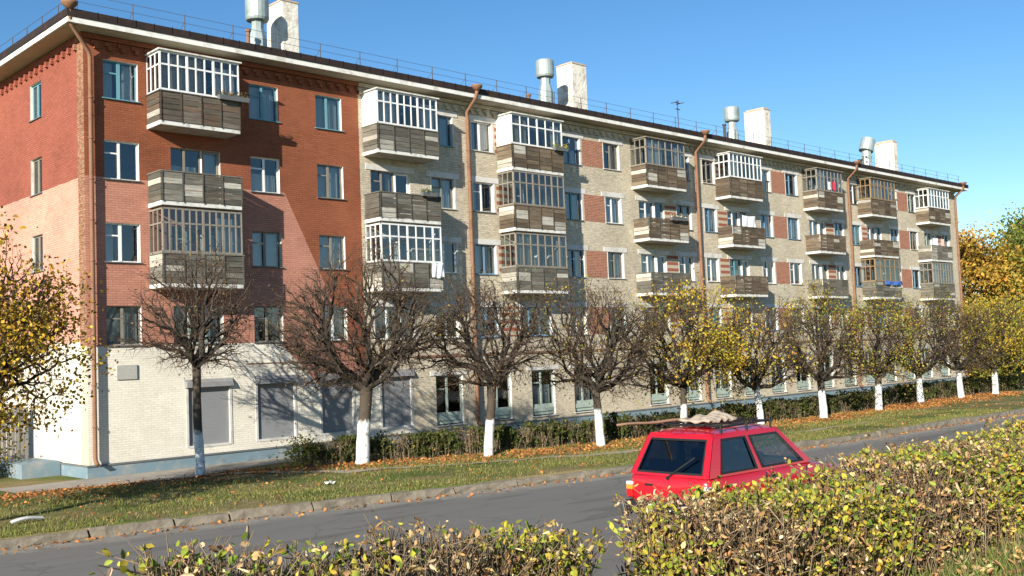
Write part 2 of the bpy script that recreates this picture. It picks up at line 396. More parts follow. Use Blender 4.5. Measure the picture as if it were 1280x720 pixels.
def ground():
    xs = np.r_[-2500, -1200, -600, -300, -150, -80, np.arange(-50, 90, 1.), 100, 120, 160, 220, 300, 400, 800, 1500, 3000]
    ss = np.r_[-2500, -800, -300, -120, -60, -40, np.arange(-30, -9, .6), -9, -4, -1, -.02, .0, np.arange(.3, 14.5, .5), 16, 18, 25, 40, 80, 160, 400, 1000, 3000]
    X, S = np.meshgrid(xs, ss); Y = S+yk(X)
    Z = gz(X, np.where(S == 0, Y+1e-4, Y))
    V = np.stack([X, Y, Z], -1).reshape(-1, 3); nx = len(xs); i, j = np.meshgrid(np.arange(len(ss)-1), np.arange(nx-1), indexing='ij')
    a = (i*nx+j).ravel(); F = np.stack([a, a+1, a+nx+1, a+nx], 1)
    tag(np_mesh('ground', V, F, ('lawn',), smooth=True), 'grass verge and bank with dry patches around the road', None, kind='structure')
    # road sheet
    xs = np.r_[-300, -150, -80, np.arange(-50, 90, .8), 100, 140, 200, 300, 400]
    t = np.r_[0, .25, .5, .8, 1.1, 1.6, 2.2, 3, 4, 5.5, 7, 9, 11, 12.6, 14]
    X, T = np.meshgrid(xs, t); Y = yk(X)-T; Y = np.maximum(Y, RN-.02*T); Z = road_z(X, Y)+.003
    V = np.stack([X, Y, Z], -1).reshape(-1, 3); nx = len(xs); i, j = np.meshgrid(np.arange(len(t)-1), np.arange(nx-1), indexing='ij')
    a = (i*nx+j).ravel(); F = np.stack([a, a+nx, a+nx+1, a+1], 1)
    o = np_mesh('road', V, F, ('road',))
    at = o.data.attributes.new('edge', 'FLOAT', 'POINT'); at.data.foreach_set('value', np.clip(1-T/2.6, 0, 1).astype(np.float32).ravel())
    tag(o, 'worn grey asphalt road with a dusty edge', None, kind='structure')
    # kerb stones
    rnd = random.Random(4); kb = MB(); x = -60.0
    while x < 110:
        L = rnd.uniform(1.7, 2.3)*(.55 if rnd.random() < .12 else 1); x1 = x+L
        y0, y1 = float(yk(x)), float(yk(x1)); top = rnd.uniform(.05, .11); off = rnd.uniform(-.03, .03)
        m = 6; vs = []
        for q in range(m+1):
            xx = x+.02+(L-.04)*q/m; yy = y0+(y1-y0)*q/m+off; j = [rnd.uniform(-.03, .03) for _ in range(8)]
            ww = .17
            for (dy, z) in ((-ww+j[0], -.2), (-ww+j[1]-.015, -.08+j[2]), (-ww+.02+j[3], top-.03+j[4]*.6), (-ww+.055, top+j[5]*.7), (.015, top+j[6]*.5), (.03, -.25)):
                vs.append((xx, yy+dy, z))
        fs = [(q*6+k, q*6+k+1, (q+1)*6+k+1, (q+1)*6+k) for q in range(m) for k in range(5)]
        fs += [tuple(range(6)), tuple(m*6+5-k for k in range(6))]
        kb.add(vs, fs); x = x1+rnd.uniform(.0, .03)
    tag(kb.build('kerb', 'kerb'), 'crumbling concrete kerb stones along the far side of the road', None, kind='structure')
    # pavement strip along the facade and trodden path over the verge
    pv = MB(); xs = np.linspace(-3, 70, 74)
    for a, b in zip(xs[:-1], xs[1:]):
        f = lambda q: -1.9-.5*math.sin(q*.35)*.3-(2.2*math.exp(-((q-1)/3.2)**2))
        zz = lambda q, y: float(gz(q, y))+.014
        pv.quad((a, f(a), zz(a, f(a))), (b, f(b), zz(b, f(b))), (b, -.05, -.136), (a, -.05, -.136))
    tag(pv.build('pavement', 'pave'), 'pale pavement strip running along the foot of the facade', None, kind='structure')
    pt = MB(); pp = [(1.2, -3.9, .5), (3.0, -5.2, .55), (4.8, -7.6, .4), (7, -9.1, .33), (8.9, -10.1, .33), (11.6, -11.6, .32), (15, -12.6, .3), (20, -13.2, .25), (27, -13.6, .15)]
    q = np.array(pp); tt = np.linspace(0, len(q)-1, 60); xx = np.interp(tt, range(len(q)), q[:, 0]); yy = np.interp(tt, range(len(q)), q[:, 1]); ww = np.interp(tt, range(len(q)), q[:, 2])
    ww = ww*(1+.25*np.sin(tt*7)+.15*np.sin(tt*17))
    zz = gz(xx, yy)+.02
    for i in range(59):
        pt.quad((xx[i], yy[i]-ww[i], float(gz(xx[i], yy[i]-ww[i]))+.02), (xx[i+1], yy[i+1]-ww[i+1], float(gz(xx[i+1], yy[i+1]-ww[i+1]))+.02), (xx[i+1], yy[i+1]+ww[i+1], float(gz(xx[i+1], yy[i+1]+ww[i+1]))+.02), (xx[i], yy[i]+ww[i], float(gz(xx[i], yy[i]+ww[i]))+.02))
    tag(pt.build('footpath', 'dirt'), 'narrow trodden earth path crossing the verge', None, kind='structure')
ground()

# ------------------------------------------------------------------ apartment building
SL = 16.985; LEN = SL*4; DEP = 11.5; ZT = 14.72; H = 2.8
bld = thing('apartment_building', 'five storey brick apartment block with red painted end and wooden balconies', 'building', (0, 0, 0))
rb = random.Random(11)
WT = {5: 13.93, 4: 11.16, 3: 8.34, 2: 5.52}; WH = 1.33
OPEN = []       # x0,x1,z0,z1,kind,row
LOC = [dict(A=(.67, 1.88), D1=(3.04, 4.95), Cw=(6.2, 7.43), D=(9.13, 10.35), D2=(11.7, 13.75), F=(14.92, 16.22), B1=(2.2, 5.2), B2=(11.37, 14.5)),
       dict(A=(.35, 1.6), D1=(2.98, 5.03), Cw=(6.34, 7.53), D=(9.32, 10.52), D2=(11.97, 14.1), F=(15.2, 16.5), B1=(1.88, 5.18), B2=(11.47, 14.75)),
       dict(A=(.76, 1.9), D1=(3.0, 5.0), Cw=(6.42, 7.68), D=(9.43, 10.75), D2=(12.0, 14.0), F=(15.1, 16.3), B1=(1.95, 5.15), B2=(11.42, 14.5)),
       dict(A=(.52, 1.68), D1=(2.6, 4.6), Cw=(5.95, 7.15), D=(8.95, 10.2), D2=(11.3, 13.3), F=(14.3, 15.5), B1=(1.4, 4.85), B2=(10.1, 13.5))]
for s in range(4):
    for row in (5, 4, 3, 2):
        for k in ('A', 'D1', 'Cw', 'D', 'D2', 'F'):
            a, b = LOC[s][k]; z1 = WT[row]
            if k in ('D1', 'D2') and row > 2:
                m = a+(b-a)*.62
                OPEN.append((s*SL+a, s*SL+m, z1-WH, z1, 'balcony_window', row, s, k)); OPEN.append((s*SL+m+.02, s*SL+b, z1-2.1, z1, 'balcony_door', row, s, k))
            else: OPEN.append((s*SL+a, s*SL+b, z1-WH, z1, 'window', row, s, k))
for i, (a, b) in enumerate([(3.47, 5.18), (6.2, 7.88), (9.0, 10.57), (11.87, 13.5)]): OPEN.append((a, b, .54, 2.84, 'shutter', 1, 0, str(i)))
xs_ = [14.8, 17.72, 20.55, 23.42, 29.2, 32.1, 35.0, 37.9, 40.7, 43.5, 46.4, 49.3, 52.2, 55.0, 57.9, 60.7, 63.6]
for i, a in enumerate(xs_): OPEN.append((a, a+1.52, .45, 2.58, 'shop_window', 1, 0, str(i)))

def perforated(u0, u1, v0, v1, holes, depth, place, extra_u=(), extra_v=()):
    """wall in (u,v) with rectangular holes and reveals; place(u,v,d) -> xyz"""
    us = sorted({u0, u1, *extra_u, *[h[0] for h in holes], *[h[1] for h in holes]}); vs = sorted({v0, v1, *extra_v, *[h[2] for h in holes], *[h[3] for h in holes]})
    mb = MB(); idx = {}
    def vid(i, j):
        if (i, j) not in idx: idx[(i, j)] = len(mb.v); mb.v.append(place(us[i], vs[j], 0))
        return idx[(i, j)]
    cov = np.zeros((len(us)-1, len(vs)-1), bool)
    ui = {u: i for i, u in enumerate(us)}; vi = {v: i for i, v in enumerate(vs)}
    for h in holes: cov[ui[h[0]]:ui[h[1]], vi[h[2]]:vi[h[3]]] = True
    for i in range(len(us)-1):
        for j in range(len(vs)-1):
            if not cov[i, j]:
                mb.f.append((vid(i, j), vid(i+1, j), vid(i+1, j+1), vid(i, j+1))); mb.m.append(0); mb.c.append(None)
    for a, b, c, d in [h[:4] for h in holes]:
        P = [(a, c), (b, c), (b, d), (a, d)]
        for (p, q) in zip(P, P[1:]+P[:1]):
            mb.quad(place(*p, 0), place(*p, depth), place(*q, depth), place(*q, 0), 1)
    return mb
front = perforated(0, LEN, -.5, ZT, OPEN, .2, lambda u, v, d: (u, d, v))
front.build('front_wall', ('wall', 'reveal'), bld)
EO = [(3.84, 4.95, WT[r]-1.33, WT[r]) for r in (5, 4, 3, 2)]
perforated(0, DEP, -.5, ZT, EO, .2, lambda u, v, d: (d, u, v)).build('end_wall', ('endwall', 'reveal'), bld)
bk = MB(); bk.quad((LEN, 0, -.5), (LEN, DEP, -.5), (LEN, DEP, ZT), (LEN, 0, ZT)); bk.quad((LEN, DEP, -.5), (0, DEP, -.5), (0, DEP, ZT), (LEN, DEP, ZT)); bk.build('rear_wall', 'wall', bld)
ins = MB(); ins.box(.8, LEN-.4, 1.5, 1.6, -.4, ZT-.1)
for k in range(6): ins.box(.3, LEN-.3, .25, 1.495, [-.35, 2.95, 5.75, 8.55, 11.35, 14.2][k], [-.25, 3.1, 5.9, 8.7, 11.5, 14.35][k])
ins.build('room_interior', 'dark', bld)

def curtain(x0, x1, z0, z1, y, parent, mat='curtain'):
    n = max(6, int((x1-x0)/.04)); ph = rb.random()*6; V = []
    for i in range(n+1):
        x = x0+(x1-x0)*i/n; yy = y+.02*math.sin(i*1.9+ph)+.01*math.sin(i*.7)
        V += [(x, yy, z0), (x, yy, z1)]
    mb = MB(); mb.add(V, [(2*i, 2*i+2, 2*i+3, 2*i+1) for i in range(n)]); mb.build('curtain', mat, parent, True)

def sash(mb, x0, x1, z0, z1, y, t=.055, mi=0, d=.05):
    mb.box(x0, x1, y, y+d, z0, z0+t, mi); mb.box(x0, x1, y, y+d, z1-t, z1, mi)
    mb.box(x0, x0+t, y+.002, y+d-.002, z0+t, z1-t, mi); mb.box(x1-t, x1, y+.002, y+d-.002, z0+t, z1-t, mi)

def make_window(a, b, z0, z1, kind, row, s, k):
    painted = s == 0 and b < 11.2
    mat = rb.choices(['white', 'teal', 'blue', 'wood', 'greenish'], [4, 2, 2, 2, 1])[0]
    if painted and row in (3, 2): mat = rb.choice(['wood', 'white', 'white', 'greenish'])
    if s == 0 and row == 5: mat = 'teal'
    if s == 0 and row == 4: mat = {'Cw': 'white'}.get(k, 'wood' if rb.random() < .6 else 'white')
    if s == 1 and k in 'A': mat = 'white' if row > 3 else 'blue'
    if s == 2 and k in ('A', 'Cw', 'D') and row in (4, 3): mat = 'blue' if row == 4 else 'white'
    y = .11
    mb = MB()
    if kind == 'shop_window':
        mat = 'greenish'; m = a+(b-a)*.45
        sash(mb, a+.002, b-.002, z0+.05, z1-.002, y, .07); mb.box(m-.05, m+.05, y, y+.05, z0+.5, z1-.07); mb.box(a+.08, b-.08, y+.001, y+.049, z0+.44, z0+.54)
        mb.box(a+.08, b-.08, y+.004, y+.03, z0+.11, z0+.44); mb.box(a+.08, m-.05, y+.003, y+.047, z1-.62, z1-.56)
        mb.box(a+.1, b-.1, y-.05, y+.002, z0+.20, z0+.40)
    elif kind == 'balcony_door':
        sash(mb, a+.002, b-.002, z0+.002, z1-.002, y, .09); mb.box(a+.08, b-.08, y, y+.05, z1-1.38, z1-1.25); mb.box(a+.08, b-.08, y+.01, y+.04, z0+.08, z1-1.38)
    else:
        m = a+(b-a)*(.46+rb.uniform(-.03, .03)); wide = rb.uniform(.04, .065)
        if b-a > 1.6 and kind == 'window':      # three-light
            m1, m2 = a+(b-a)*.33, a+(b-a)*.67
            sash(mb, a+.002, m1, z0+.002, z1-.002, y, .042); sash(mb, m1+.002, m2, z0+.002, z1-.002, y+.002, .042); sash(mb, m2+.002, b-.002, z0+.002, z1-.002, y, .042)
        else:
            sash(mb, a+.002, m+wide*.5, z0+.002, z1-.002, y, .042); sash(mb, m+wide*.5+.002, b-.002, z0+.002, z1-.002, y+.002, .042)
            mb.box(m-wide, m+wide, y-.018, y-.002, z0+.03, z1-.03)
            if rb.random() < .7: mb.box(a+.06, m-wide, y+.004, y+.046, z1-.45, z1-.40)
    w_ = mb.build(kind, mat, bld)
    pm = MB(); pm.quad((a+.03, y+.03, z0+.03), (b-.03, y+.03, z0+.03), (b-.03, y+.03, z1-.03), (a+.03, y+.03, z1-.03)); pm.build('pane', 'glass', w_)
    if kind != 'balcony_door':
        sm = MB(); sm.box(a-.06, b+.06, -.07, y-.005, z0-.035, z0-.003)
        sm.build('sill', {'teal': 'teal', 'blue': 'blue'}.get(mat, 'ledge' if painted else 'lintel') if rb.random() < .8 else 'ledge', w_)
    if kind in ('window', 'shop_window') and not painted or kind == 'balcony_window' and not painted:
        e = .3 if kind != 'balcony_window' else .25
        lm = MB(); lm.box(a-e, (b+e) if kind != 'balcony_window' else b+1.0, -.03, .0-.001, z1+.004, z1+.24 if kind != 'shop_window' else z1+.18); lm.build('lintel', 'lintel', w_)
        # whitewashed surround beside the opening
        if kind == 'window':
            bm_ = MB(); bm_.box(b+.001, b+.09, -.012, -.001, z0-.02, z1+.002); bm_.build('surround', 'lintel', w_)
            bm_ = MB(); bm_.box(a-.05, a-.001, -.012, -.001, z0-.02, z1+.002); bm_.build('surround', 'lintel', w_)
    r = rb.random()
    if kind == 'shop_window':
        if r < .6: curtain(a+.1, b-.1, z0+.5, z0+1.2+rb.random()*.6, .3, w_)
    elif r < .30: curtain(a+.05, b-.05, z0+.05, z1-.05, .3, w_)
    elif r < .62:
        c = rb.choice(['curtain', 'curtain', 'curtain2']); f = rb.uniform(.2, .4)
        curtain(a+.05, a+(b-a)*f, z0+.05, z1-.05, .3, w_, c)
        if rb.random() < .75: curtain(b-(b-a)*f, b-.05, z0+.05, z1-.05, .31, w_, c)
    elif r < .78: curtain(a+.05, b-.05, z0+.05, z0+(z1-z0)*.55, .3, w_)
for o_ in OPEN:
    a, b, z0, z1, kind, row, s, k = o_
    if kind != 'shutter': make_window(*o_)
    else:
        mb = MB(); mb.box(a+.04, b-.04, .06, .09, z0+.05, z1-.2); sh = mb.build('roller_shutter', 'shutter', bld)
        mb = MB(); mb.box(a-.03, a+.06, -.02, .1, z0, z1-.2); mb.box(b-.06, b+.03, -.02, .1, z0, z1-.2); mb.box(a+.06, b-.06, -.02, .08, z0-.02, z0+.06); mb.build('shutter_rail', 'lintel', sh)
        mb = MB(); mb.add([(a-.06, -.16, z1-.20), (b+.06, -.16, z1-.20), (b+.06, 0, z1-.22), (a-.06, 0, z1-.22), (a-.02, -.13, z1-.03), (b+.02, -.13, z1-.03), (b+.1, 0, z1+.08), (a-.1, 0, z1+.08)],
                          [(0, 3, 2, 1), (4, 5, 6, 7), (0, 1, 5, 4), (1, 2, 6, 5), (2, 3, 7, 6), (3, 0, 4, 7)]); mb.build('shutter_hood', 'shutbox', sh)
        pm = MB(); pm.quad((a+.01, .15, z0+.01), (b-.01, .15, z0+.01), (b-.01, .15, z1-.01), (a+.01, .15, z1-.01)); pm.build('pane', 'dark', sh)
for i, (y0, y1, z0, z1) in enumerate(EO):
    mb = MB()
    R90 = Matrix(((0, 1, 0, 0), (1, 0, 0, 0), (0, 0, 1, 0), (0, 0, 0, 1)))
    m = y0+(y1-y0)*.55
    for (p, q) in ((y0+.003, m), (m+.002, y1-.003)):
        for (a_, b_, c_, d_) in ((p, q, z0+.003, z0+.07), (p, q, z1-.07, z1-.003), (p, p+.06, z0+.07, z1-.07), (q-.06, q, z0+.07, z1-.07)): mb.box(a_, b_, .10, .15, c_, d_, mat=R90)
    w_ = mb.build('window', 'teal' if i == 0 else 'wood', bld)
    pm = MB(); pm.quad((.13, y1-.03, z0+.03), (.13, y0+.03, z0+.03), (.13, y0+.03, z1-.03), (.13, y1-.03, z1-.03)); pm.build('pane', 'glass', w_)
    sm = MB(); sm.box(-.06, .1, y0-.05, y1+.05, z0-.035, z0-.003); sm.build('sill', 'ledge', w_)

# red brick panels and striped piers
for s in (1, 2, 3):
    for row in (5, 4, 3, 2):
        z1 = WT[row]; a, b = s*SL+LOC[s]['Cw'][1]+.17, s*SL+LOC[s]['D'][0]-.08
        mb = MB(); mb.box(a, b, -.006, -.0005, z1-WH-.01, z1+.0); mb.build('brick_panel', 'brick', bld)
        for (p, q) in ((LOC[s]['A'][1]+.17, LOC[s]['D1'][0]-.05), (LOC[s]['D2'][1]+.05, LOC[s]['F'][0]-.08)):
            mb = MB(); mb.box(s*SL+p, s*SL+q, -.006, -.0005, z1-WH-.01, z1); mb.build('brick_panel', 'stripe', bld)
mb = MB()
for x in np.arange(.35, LEN-.2, .47): mb.box(x, x+.13, -.13, -.001, 14.22, 14.36)
for x in np.arange(.25, LEN-.2, .47): mb.box(x, x+.24, -.075, -.001, 14.362, 14.50)
mb.box(-.10, LEN+.02, -.10, -.001, 14.54, ZT-.02); mb.build('brick_cornice', 'wall', bld)
mb = MB()
for y in np.arange(.5, DEP, .52): mb.box(-.10, -.001, y, y+.15, 14.22, 14.42)
mb.box(-.062, -.001, .0, DEP, 14.46, ZT-.02); mb.build('brick_cornice', 'endwall', bld)
mb = MB(); mb.box(-.05, LEN+.05, -.05, -.001, -.6, .22); mb.box(-.05, -.001, .0, DEP, -.6, .22); mb.box(-.075, LEN+.05, -.085, -.0005, .222, .28, 1); mb.box(-.075, -.0005, .0, DEP, .222, .28, 1)
mb.build('plinth', ('plinth', 'ledge'), bld)
mb = MB(); mb.box(13.7, LEN, -.05, -.001, 3.36, 3.46); mb.box(5.8, 13.69, -.02, -.001, 3.38, 3.42); mb.build('string_course', 'rust', bld)
mb = MB(); mb.box(.97, 1.68, -.05, -.001, 3.03, 3.52); mb.build('stone_plaque', 'stone', bld, bevel=.01)
mb = MB(); mb.box(-1.35, -.076, 2.2, 4.6, -.4, .33); mb.box(-1.22, -.077, 2.35, 4.5, .331, .34); mb.build('basement_entrance', 'plinth', bld, bevel=.015)

# roof
OV = .82; zf0, zf1, ze = 14.74, 14.91, 15.19
rf = MB()
x0, x1, y0, y1 = -OV, LEN+OV, -OV, DEP+OV; rz_ = 16.55; yr = DEP/2
rf.add([(x0, y0, ze), (x1, y0, ze), (x1, y1, ze), (x0, y1, ze), (x0+6.4, yr, rz_), (x1-6.4, yr, rz_)], [(0, 1, 5, 4), (1, 2, 5), (2, 3, 4, 5), (3, 0, 4)])
for (a, b) in (((x0, y0), (x1, y0)), ((x0, y1), (x0, y0)), ((x1, y0), (x1, y1)), ((x1, y1), (x0, y1))):
    rf.quad((*a, zf1+.02), (*b, zf1+.02), (*b, ze), (*a, ze))
roof = rf.build('roof', 'roofmetal', bld)
# standing seams
mb = MB()
for x in np.arange(.2, LEN, .65): mb.box(x-.012, x+.012, y0, y0+.02, ze-.22, ze+.03)
mb.build('roof_seam', 'roofmetal', roof)
fb = MB(); t = .05; e = .03
fb.box(x0+e, x1-e, y0+e, y0+e+t, zf0, zf1+.018); fb.box(x0+e, x0+e+t, y0+e+t+.001, y1-e, zf0, zf1+.018); fb.box(x1-e-t, x1-e, y0+e+t+.001, y1-e, zf0, zf1+.018)
fb.build('fascia', 'fascia', roof)
sb = MB(); sb.box(x0+e+t+.001, x1-e-t-.001, y0+e+t+.002, y1-.1, ZT+.002, ZT+.03); sb.build('soffit', 'soffit', roof)
# railing on the eaves
rr = MB()
xr = np.arange(-.3, LEN+.4, 1.9)
for x in xr:
    rr.box(x-.014, x+.014, -.36, -.33, ze+.05, ze+.72); rr.tube([(x, -.34, ze+.5), (x+.02, .15, ze+.16)], .008, 4)
for z in (.42, .70): rr.tube([(-.3, -.345, ze+z), (LEN+.3, -.345, ze+z)], .009, 4)
for y in np.arange(-.3, DEP, 1.5): rr.box(-.36, -.33, y-.014, y+.014, ze+.05, ze+.72)
for z in (.42, .70): rr.tube([(-.345, -.3, ze+z), (-.345, DEP, ze+z)], .009, 4)
rr.build('roof_railing', 'rail', roof)
def zroof(y): return ze+(y+OV)/(yr+OV)*(rz_-ze)
CH = [(10.8, 11.62), (29.35, 30.85), (47.0, 50.0), (65.6, 69.0)]
for i, (xc, wd, ht, dp) in enumerate([(10.45, .83, 19.2, 1.3), (29.05, 1.2, 19.5, 1.2), (48.4, .8, 19.5, 1.6), (67.3, .7, 19.35, 1.6)]):
    mb = MB(); mb.box(xc, xc+wd, 4.4, 4.4+dp, 15.6, ht); mb.box(xc-.03, xc+wd+.03, 4.37, 4.43+dp, ht+.002, ht+.09, 1); mb.box(xc+.1, xc+wd-.1, 4.5, 4.3+dp, ht+.092, ht+.13+.03*i, 1)
    mb.build('chimney', ('chim', 'chimtop'), roof, bevel=.02)
for i, (xc, yv) in enumerate([(9.1, 4.2), (26.65, 4.2), (44.2, 4.2), (62.3, 4.2)]):
    mb = MB(); zb = (16.1, 16.4, 16.2, 16.2)[i]
    if i < 3:
        mb.tube([(xc, yv, zb), (xc, yv, zb+1.05), (xc, yv, zb+1.5), (xc, yv, zb+1.85)], [.40, .40, .27, .27], 8)
        mb.lathe(xc, yv, [(.27, zb+1.86), (.46, zb+1.87), (.50, zb+1.97), (.50, zb+2.72), (.45, zb+2.8), (.05, zb+2.83)], 20)
    else:
        mb.tube([(xc, yv, zb), (xc, yv, zb+1.3), (xc, yv, zb+1.8)], [.40, .40, .36], 8)
        mb.tube([(xc-.05, yv, zb+1.82), (xc+.25, yv-.1, zb+2.75)], [.55, .52], 18)
    mb.build('roof_ventilator', 'zinc', roof, False)
for (x, y, h, r) in [(8.3, 3.6, 1.3, .08), (24.9, 3.8, 1.0, .10), (43.0, 4.0, 1.7, .09), (60.9, 4.0, 1.2, .13)]:
    mb = MB(); mb.lathe(x, y, [(r, 15.8), (r, 16.0+h-.1), (r*1.5, 16.0+h-.1), (r*1.5, 16.0+h)], 8); mb.build('vent_pipe', 'rust' if x < 30 else 'iron', roof)
for (x, h) in [(38.1, 2.4), (62.0, 1.5)]:
    mb = MB(); mb.tube([(x, 4, 15.8), (x, 4, 16.2+h)], .03, 6); mb.box(x-.3, x+.3, 3.98, 4.02, 16.0+h, 16.05+h); mb.box(x-.22, x+.22, 3.98, 4.02, 15.6+h, 15.65+h); mb.box(x-.28, x-.24, 3.7, 4.3, 16.0+h, 16.04+h); mb.box(x+.24, x+.28, 3.7, 4.3, 16.0+h, 16.04+h)
    mb.build('roof_antenna', 'iron', roof)
# downpipes
for i in range(5):
    x = .16 if i == 0 else (SL*i if i < 4 else LEN-.25)
    mb = MB(); r = .085 if i else .07
    if i == 0: top = [(-.72, -.76, ze+.02), (-.70, -.74, 14.85), (-.62, -.66, 14.68), (x-.05, -.19, 14.05)]
    else: top = [(x, -.87, ze-.10), (x, -.85, 14.93), (x-.02, -.80, 14.76), (x-.05, -.22, 14.25)]
    mb.tube(top+[(x, -.17, 13.85), (x, -.17, 7.5), (x, -.17, .55), (x, -.2, .42), (x, -.35, .30)], r, 10)
    a = top[0]; mb.tube([(a[0], a[1], a[2]-.06), (a[0], a[1], a[2]+.12), (a[0], a[1], a[2]+.2)], [r, .26, .27], 10)
    for z in np.arange(1.5, 13.8, 1.37): mb.tube([(x, -.17, z), (x, -.17, z+.05)], r+.018, 10)
    for z in (3, 6, 9, 12): mb.box(x-.012, x+.012, -.17, -.001, z, z+.02)
    mb.build('downpipe', 'rust', bld, True)

# ------------------------------------------------------------------ balconies
GREYS = [(.125, .118, .098), (.085, .08, .068), (.17, .16, .135), (.065, .055, .045), (.12, .10, .075), (.15, .135, .11)]
def balcony(x0, x1, row, glaz=None, roofed=False, side='glass', tone=1.0, board=None, pale=(.50, .47, .40), nm=9, npale=2, vertical=False):
    zb = WT[row]-2.28+.03        # underside of slab
    zs = zb+.14; zt = zs+1.02; y = -1.02
    mb = MB(); mb.box(x0, x1, y, -.0005, zb, zs); mb.box(x0-.015, x1+.015, y-.016, y-.001, zb+.01, zs+.01, 1); mb.box(x0-.016, x0-.001, y-.015, -.0005, zb+.01, zs+.01, 1)
    mb.box(x1+.001, x1+.016, y-.015, -.0005, zb+.01, zs+.01, 1)
    slab = mb.build('balcony', ('slab', 'slabedge'), bld)
    pb = MB(); base = board or GREYS
    def panel(fix, a, b, horiz_axis, outward):
        rows = 5; hh = (zt-zs-.02)/rows; npan = 4 if b-a > 1.5 else 1
        cuts = [a+(b-a)*i/npan for i in range(npan+1)]
        for pnl in range(npan):
            ps = rb.choice(range(1, rows)) if rb.random() < ((.75 if pnl in (0, npan-1) else .12) if npale else 0) else -1
            pt = rb.uniform(.8, 1.2)
            for r in range(rows):
                c = rb.choice(base); c = tuple(.6*q+.4*w_ for q, w_ in zip(c, base[0])); k = rb.uniform(.82, 1.12)*tone*pt*1.1; c = tuple(q*k for q in c)
                if r == ps or (ps >= 0 and r == ps-1 and rb.random() < .5): kk_ = rb.uniform(.65, 1.0); c = tuple(q*kk_ for q in pale)
                p, q = cuts[pnl]+.008, cuts[pnl+1]-.008; z0 = zs+.02+r*hh; z1 = z0+hh-rb.uniform(.006, .022); th = rb.uniform(.016, .03)
                if horiz_axis == 'x': pb.box(p, q, fix-th, fix, z0, z1, 0, c)
                else: pb.box(fix-(th if outward < 0 else 0), fix+(th if outward > 0 else 0), p, q, z0, z1, 0, c)
        for c_ in cuts:
            c = tuple(q*.7*tone for q in base[0])
            if horiz_axis == 'x': pb.box(c_-.025, c_+.025, fix-.05, fix-.031, zs, zt, 0, c)
    panel(y-.02, x0+.0, x1, 'x', -1); panel(x0-.0, y+.01, -.03, 'y', -1); panel(x1+.0, y+.01, -.03, 'y', 1)
    c = tuple(q*.9*tone for q in base[2]); pb.box(x0-.05, x1+.05, y-.07, y+.03, zt+.001, zt+.04, 0, c); pb.box(x0-.05, x0+.04, y+.032, -.01, zt+.001, zt+.04, 0, c); pb.box(x1-.04, x1+.05, y+.032, -.01, zt+.001, zt+.04, 0, c)
    pb.build('parapet', 'boards', slab)
    ztop = WT[row]-2.25+H-.06 if row < 5 else 14.26
    if glaz:
        fr = MB(); t = .021; yg = y-.03; z0, z1 = zt+.045, ztop; zm = z0+(z1-z0)*.66
        fr.box(x0, x1, yg, yg+.05, z0, z0+.07); fr.box(x0, x1, yg, yg+.05, z1-.06, z1); fr.box(x0, x1, yg+.002, yg+.048, zm-.03, zm+.03)
        for i in range(nm+1):
            xx = x0+(x1-x0)*i/nm; tt = .04 if i in (0, nm) or i % 3 == 0 else t
            fr.box(max(x0, xx-tt), min(x1, xx+tt), yg-.004, yg+.052, z0+.001, z1-.001)
        for xx in (x0, x1-.05):
            for j in range(4):
                yy = yg+.055+(-.06-yg)*j/3
                fr.box(xx, xx+.05, yy, yy+(.04), z0+.001, z1-.001)
            fr.box(xx+.001, xx+.049, yg+.056, -.02, z0, z0+.06); fr.box(xx+.001, xx+.049, yg+.056, -.02, z1-.06, z1-.002); fr.box(xx+.002, xx+.048, yg+.056, -.02, zm-.025, zm+.025)
        g = fr.build('glazing_frame', glaz, slab)
        pn = MB(); yy = yg+.025; pn.quad((x0+.02, yy, z0+.03), (x1-.02, yy, z0+.03), (x1-.02, yy, z1-.03), (x0+.02, yy, z1-.03)); 
        pn.quad((x1-.025, yy, z0+.03), (x1-.025, -.03, z0+.03), (x1-.025, -.03, z1-.03), (x1-.025, yy, z1-.03))
        if side == 'glass': pn.quad((x0+.025, -.03, z0+.03), (x0+.025, yy, z0+.03), (x0+.025, yy, z1-.03), (x0+.025, -.03, z1-.03))
        pn.build('pane', 'gglass', g)
        if side == 'panel':
            sp = MB()
            for q in range(4):
                ya = yg+.06+(-.06-yg)*q/4; sp.box(x0+.015, x0+.04, ya, ya+(-.06-yg)/4-.012, z0+.02, z1-.02)
            sp.build('side_panel', 'white', g)
        if row == 5:
            rp = MB(); rp.box(x0-.08, x1+.08, y-.12, -.062, ztop+.003, ztop+.05); rp.build('balcony_roof', 'slabedge' if glaz == 'white' else 'wood', g)
        # things dimly seen inside
        if rb.random() < .8:
            m_ = rb.random(); curtain(x0+.12, x0+(x1-x0)*rb.uniform(.3, .6), z0+.05, z1-.1, y+.12, g, rb.choice(['curtain', 'curtain2']))
        if rb.random() < .5: curtain(x1-(x1-x0)*rb.uniform(.15, .35), x1-.1, z0+.05, z1-.25, y+.12, g, 'curtain')
    return slab, zt, ztop, y
BR = [(.125, .095, .066), (.085, .066, .048), (.165, .13, .09), (.07, .05, .036)]
def BX(s, k): a, b = LOC[s][k]; return s*SL+a, s*SL+b
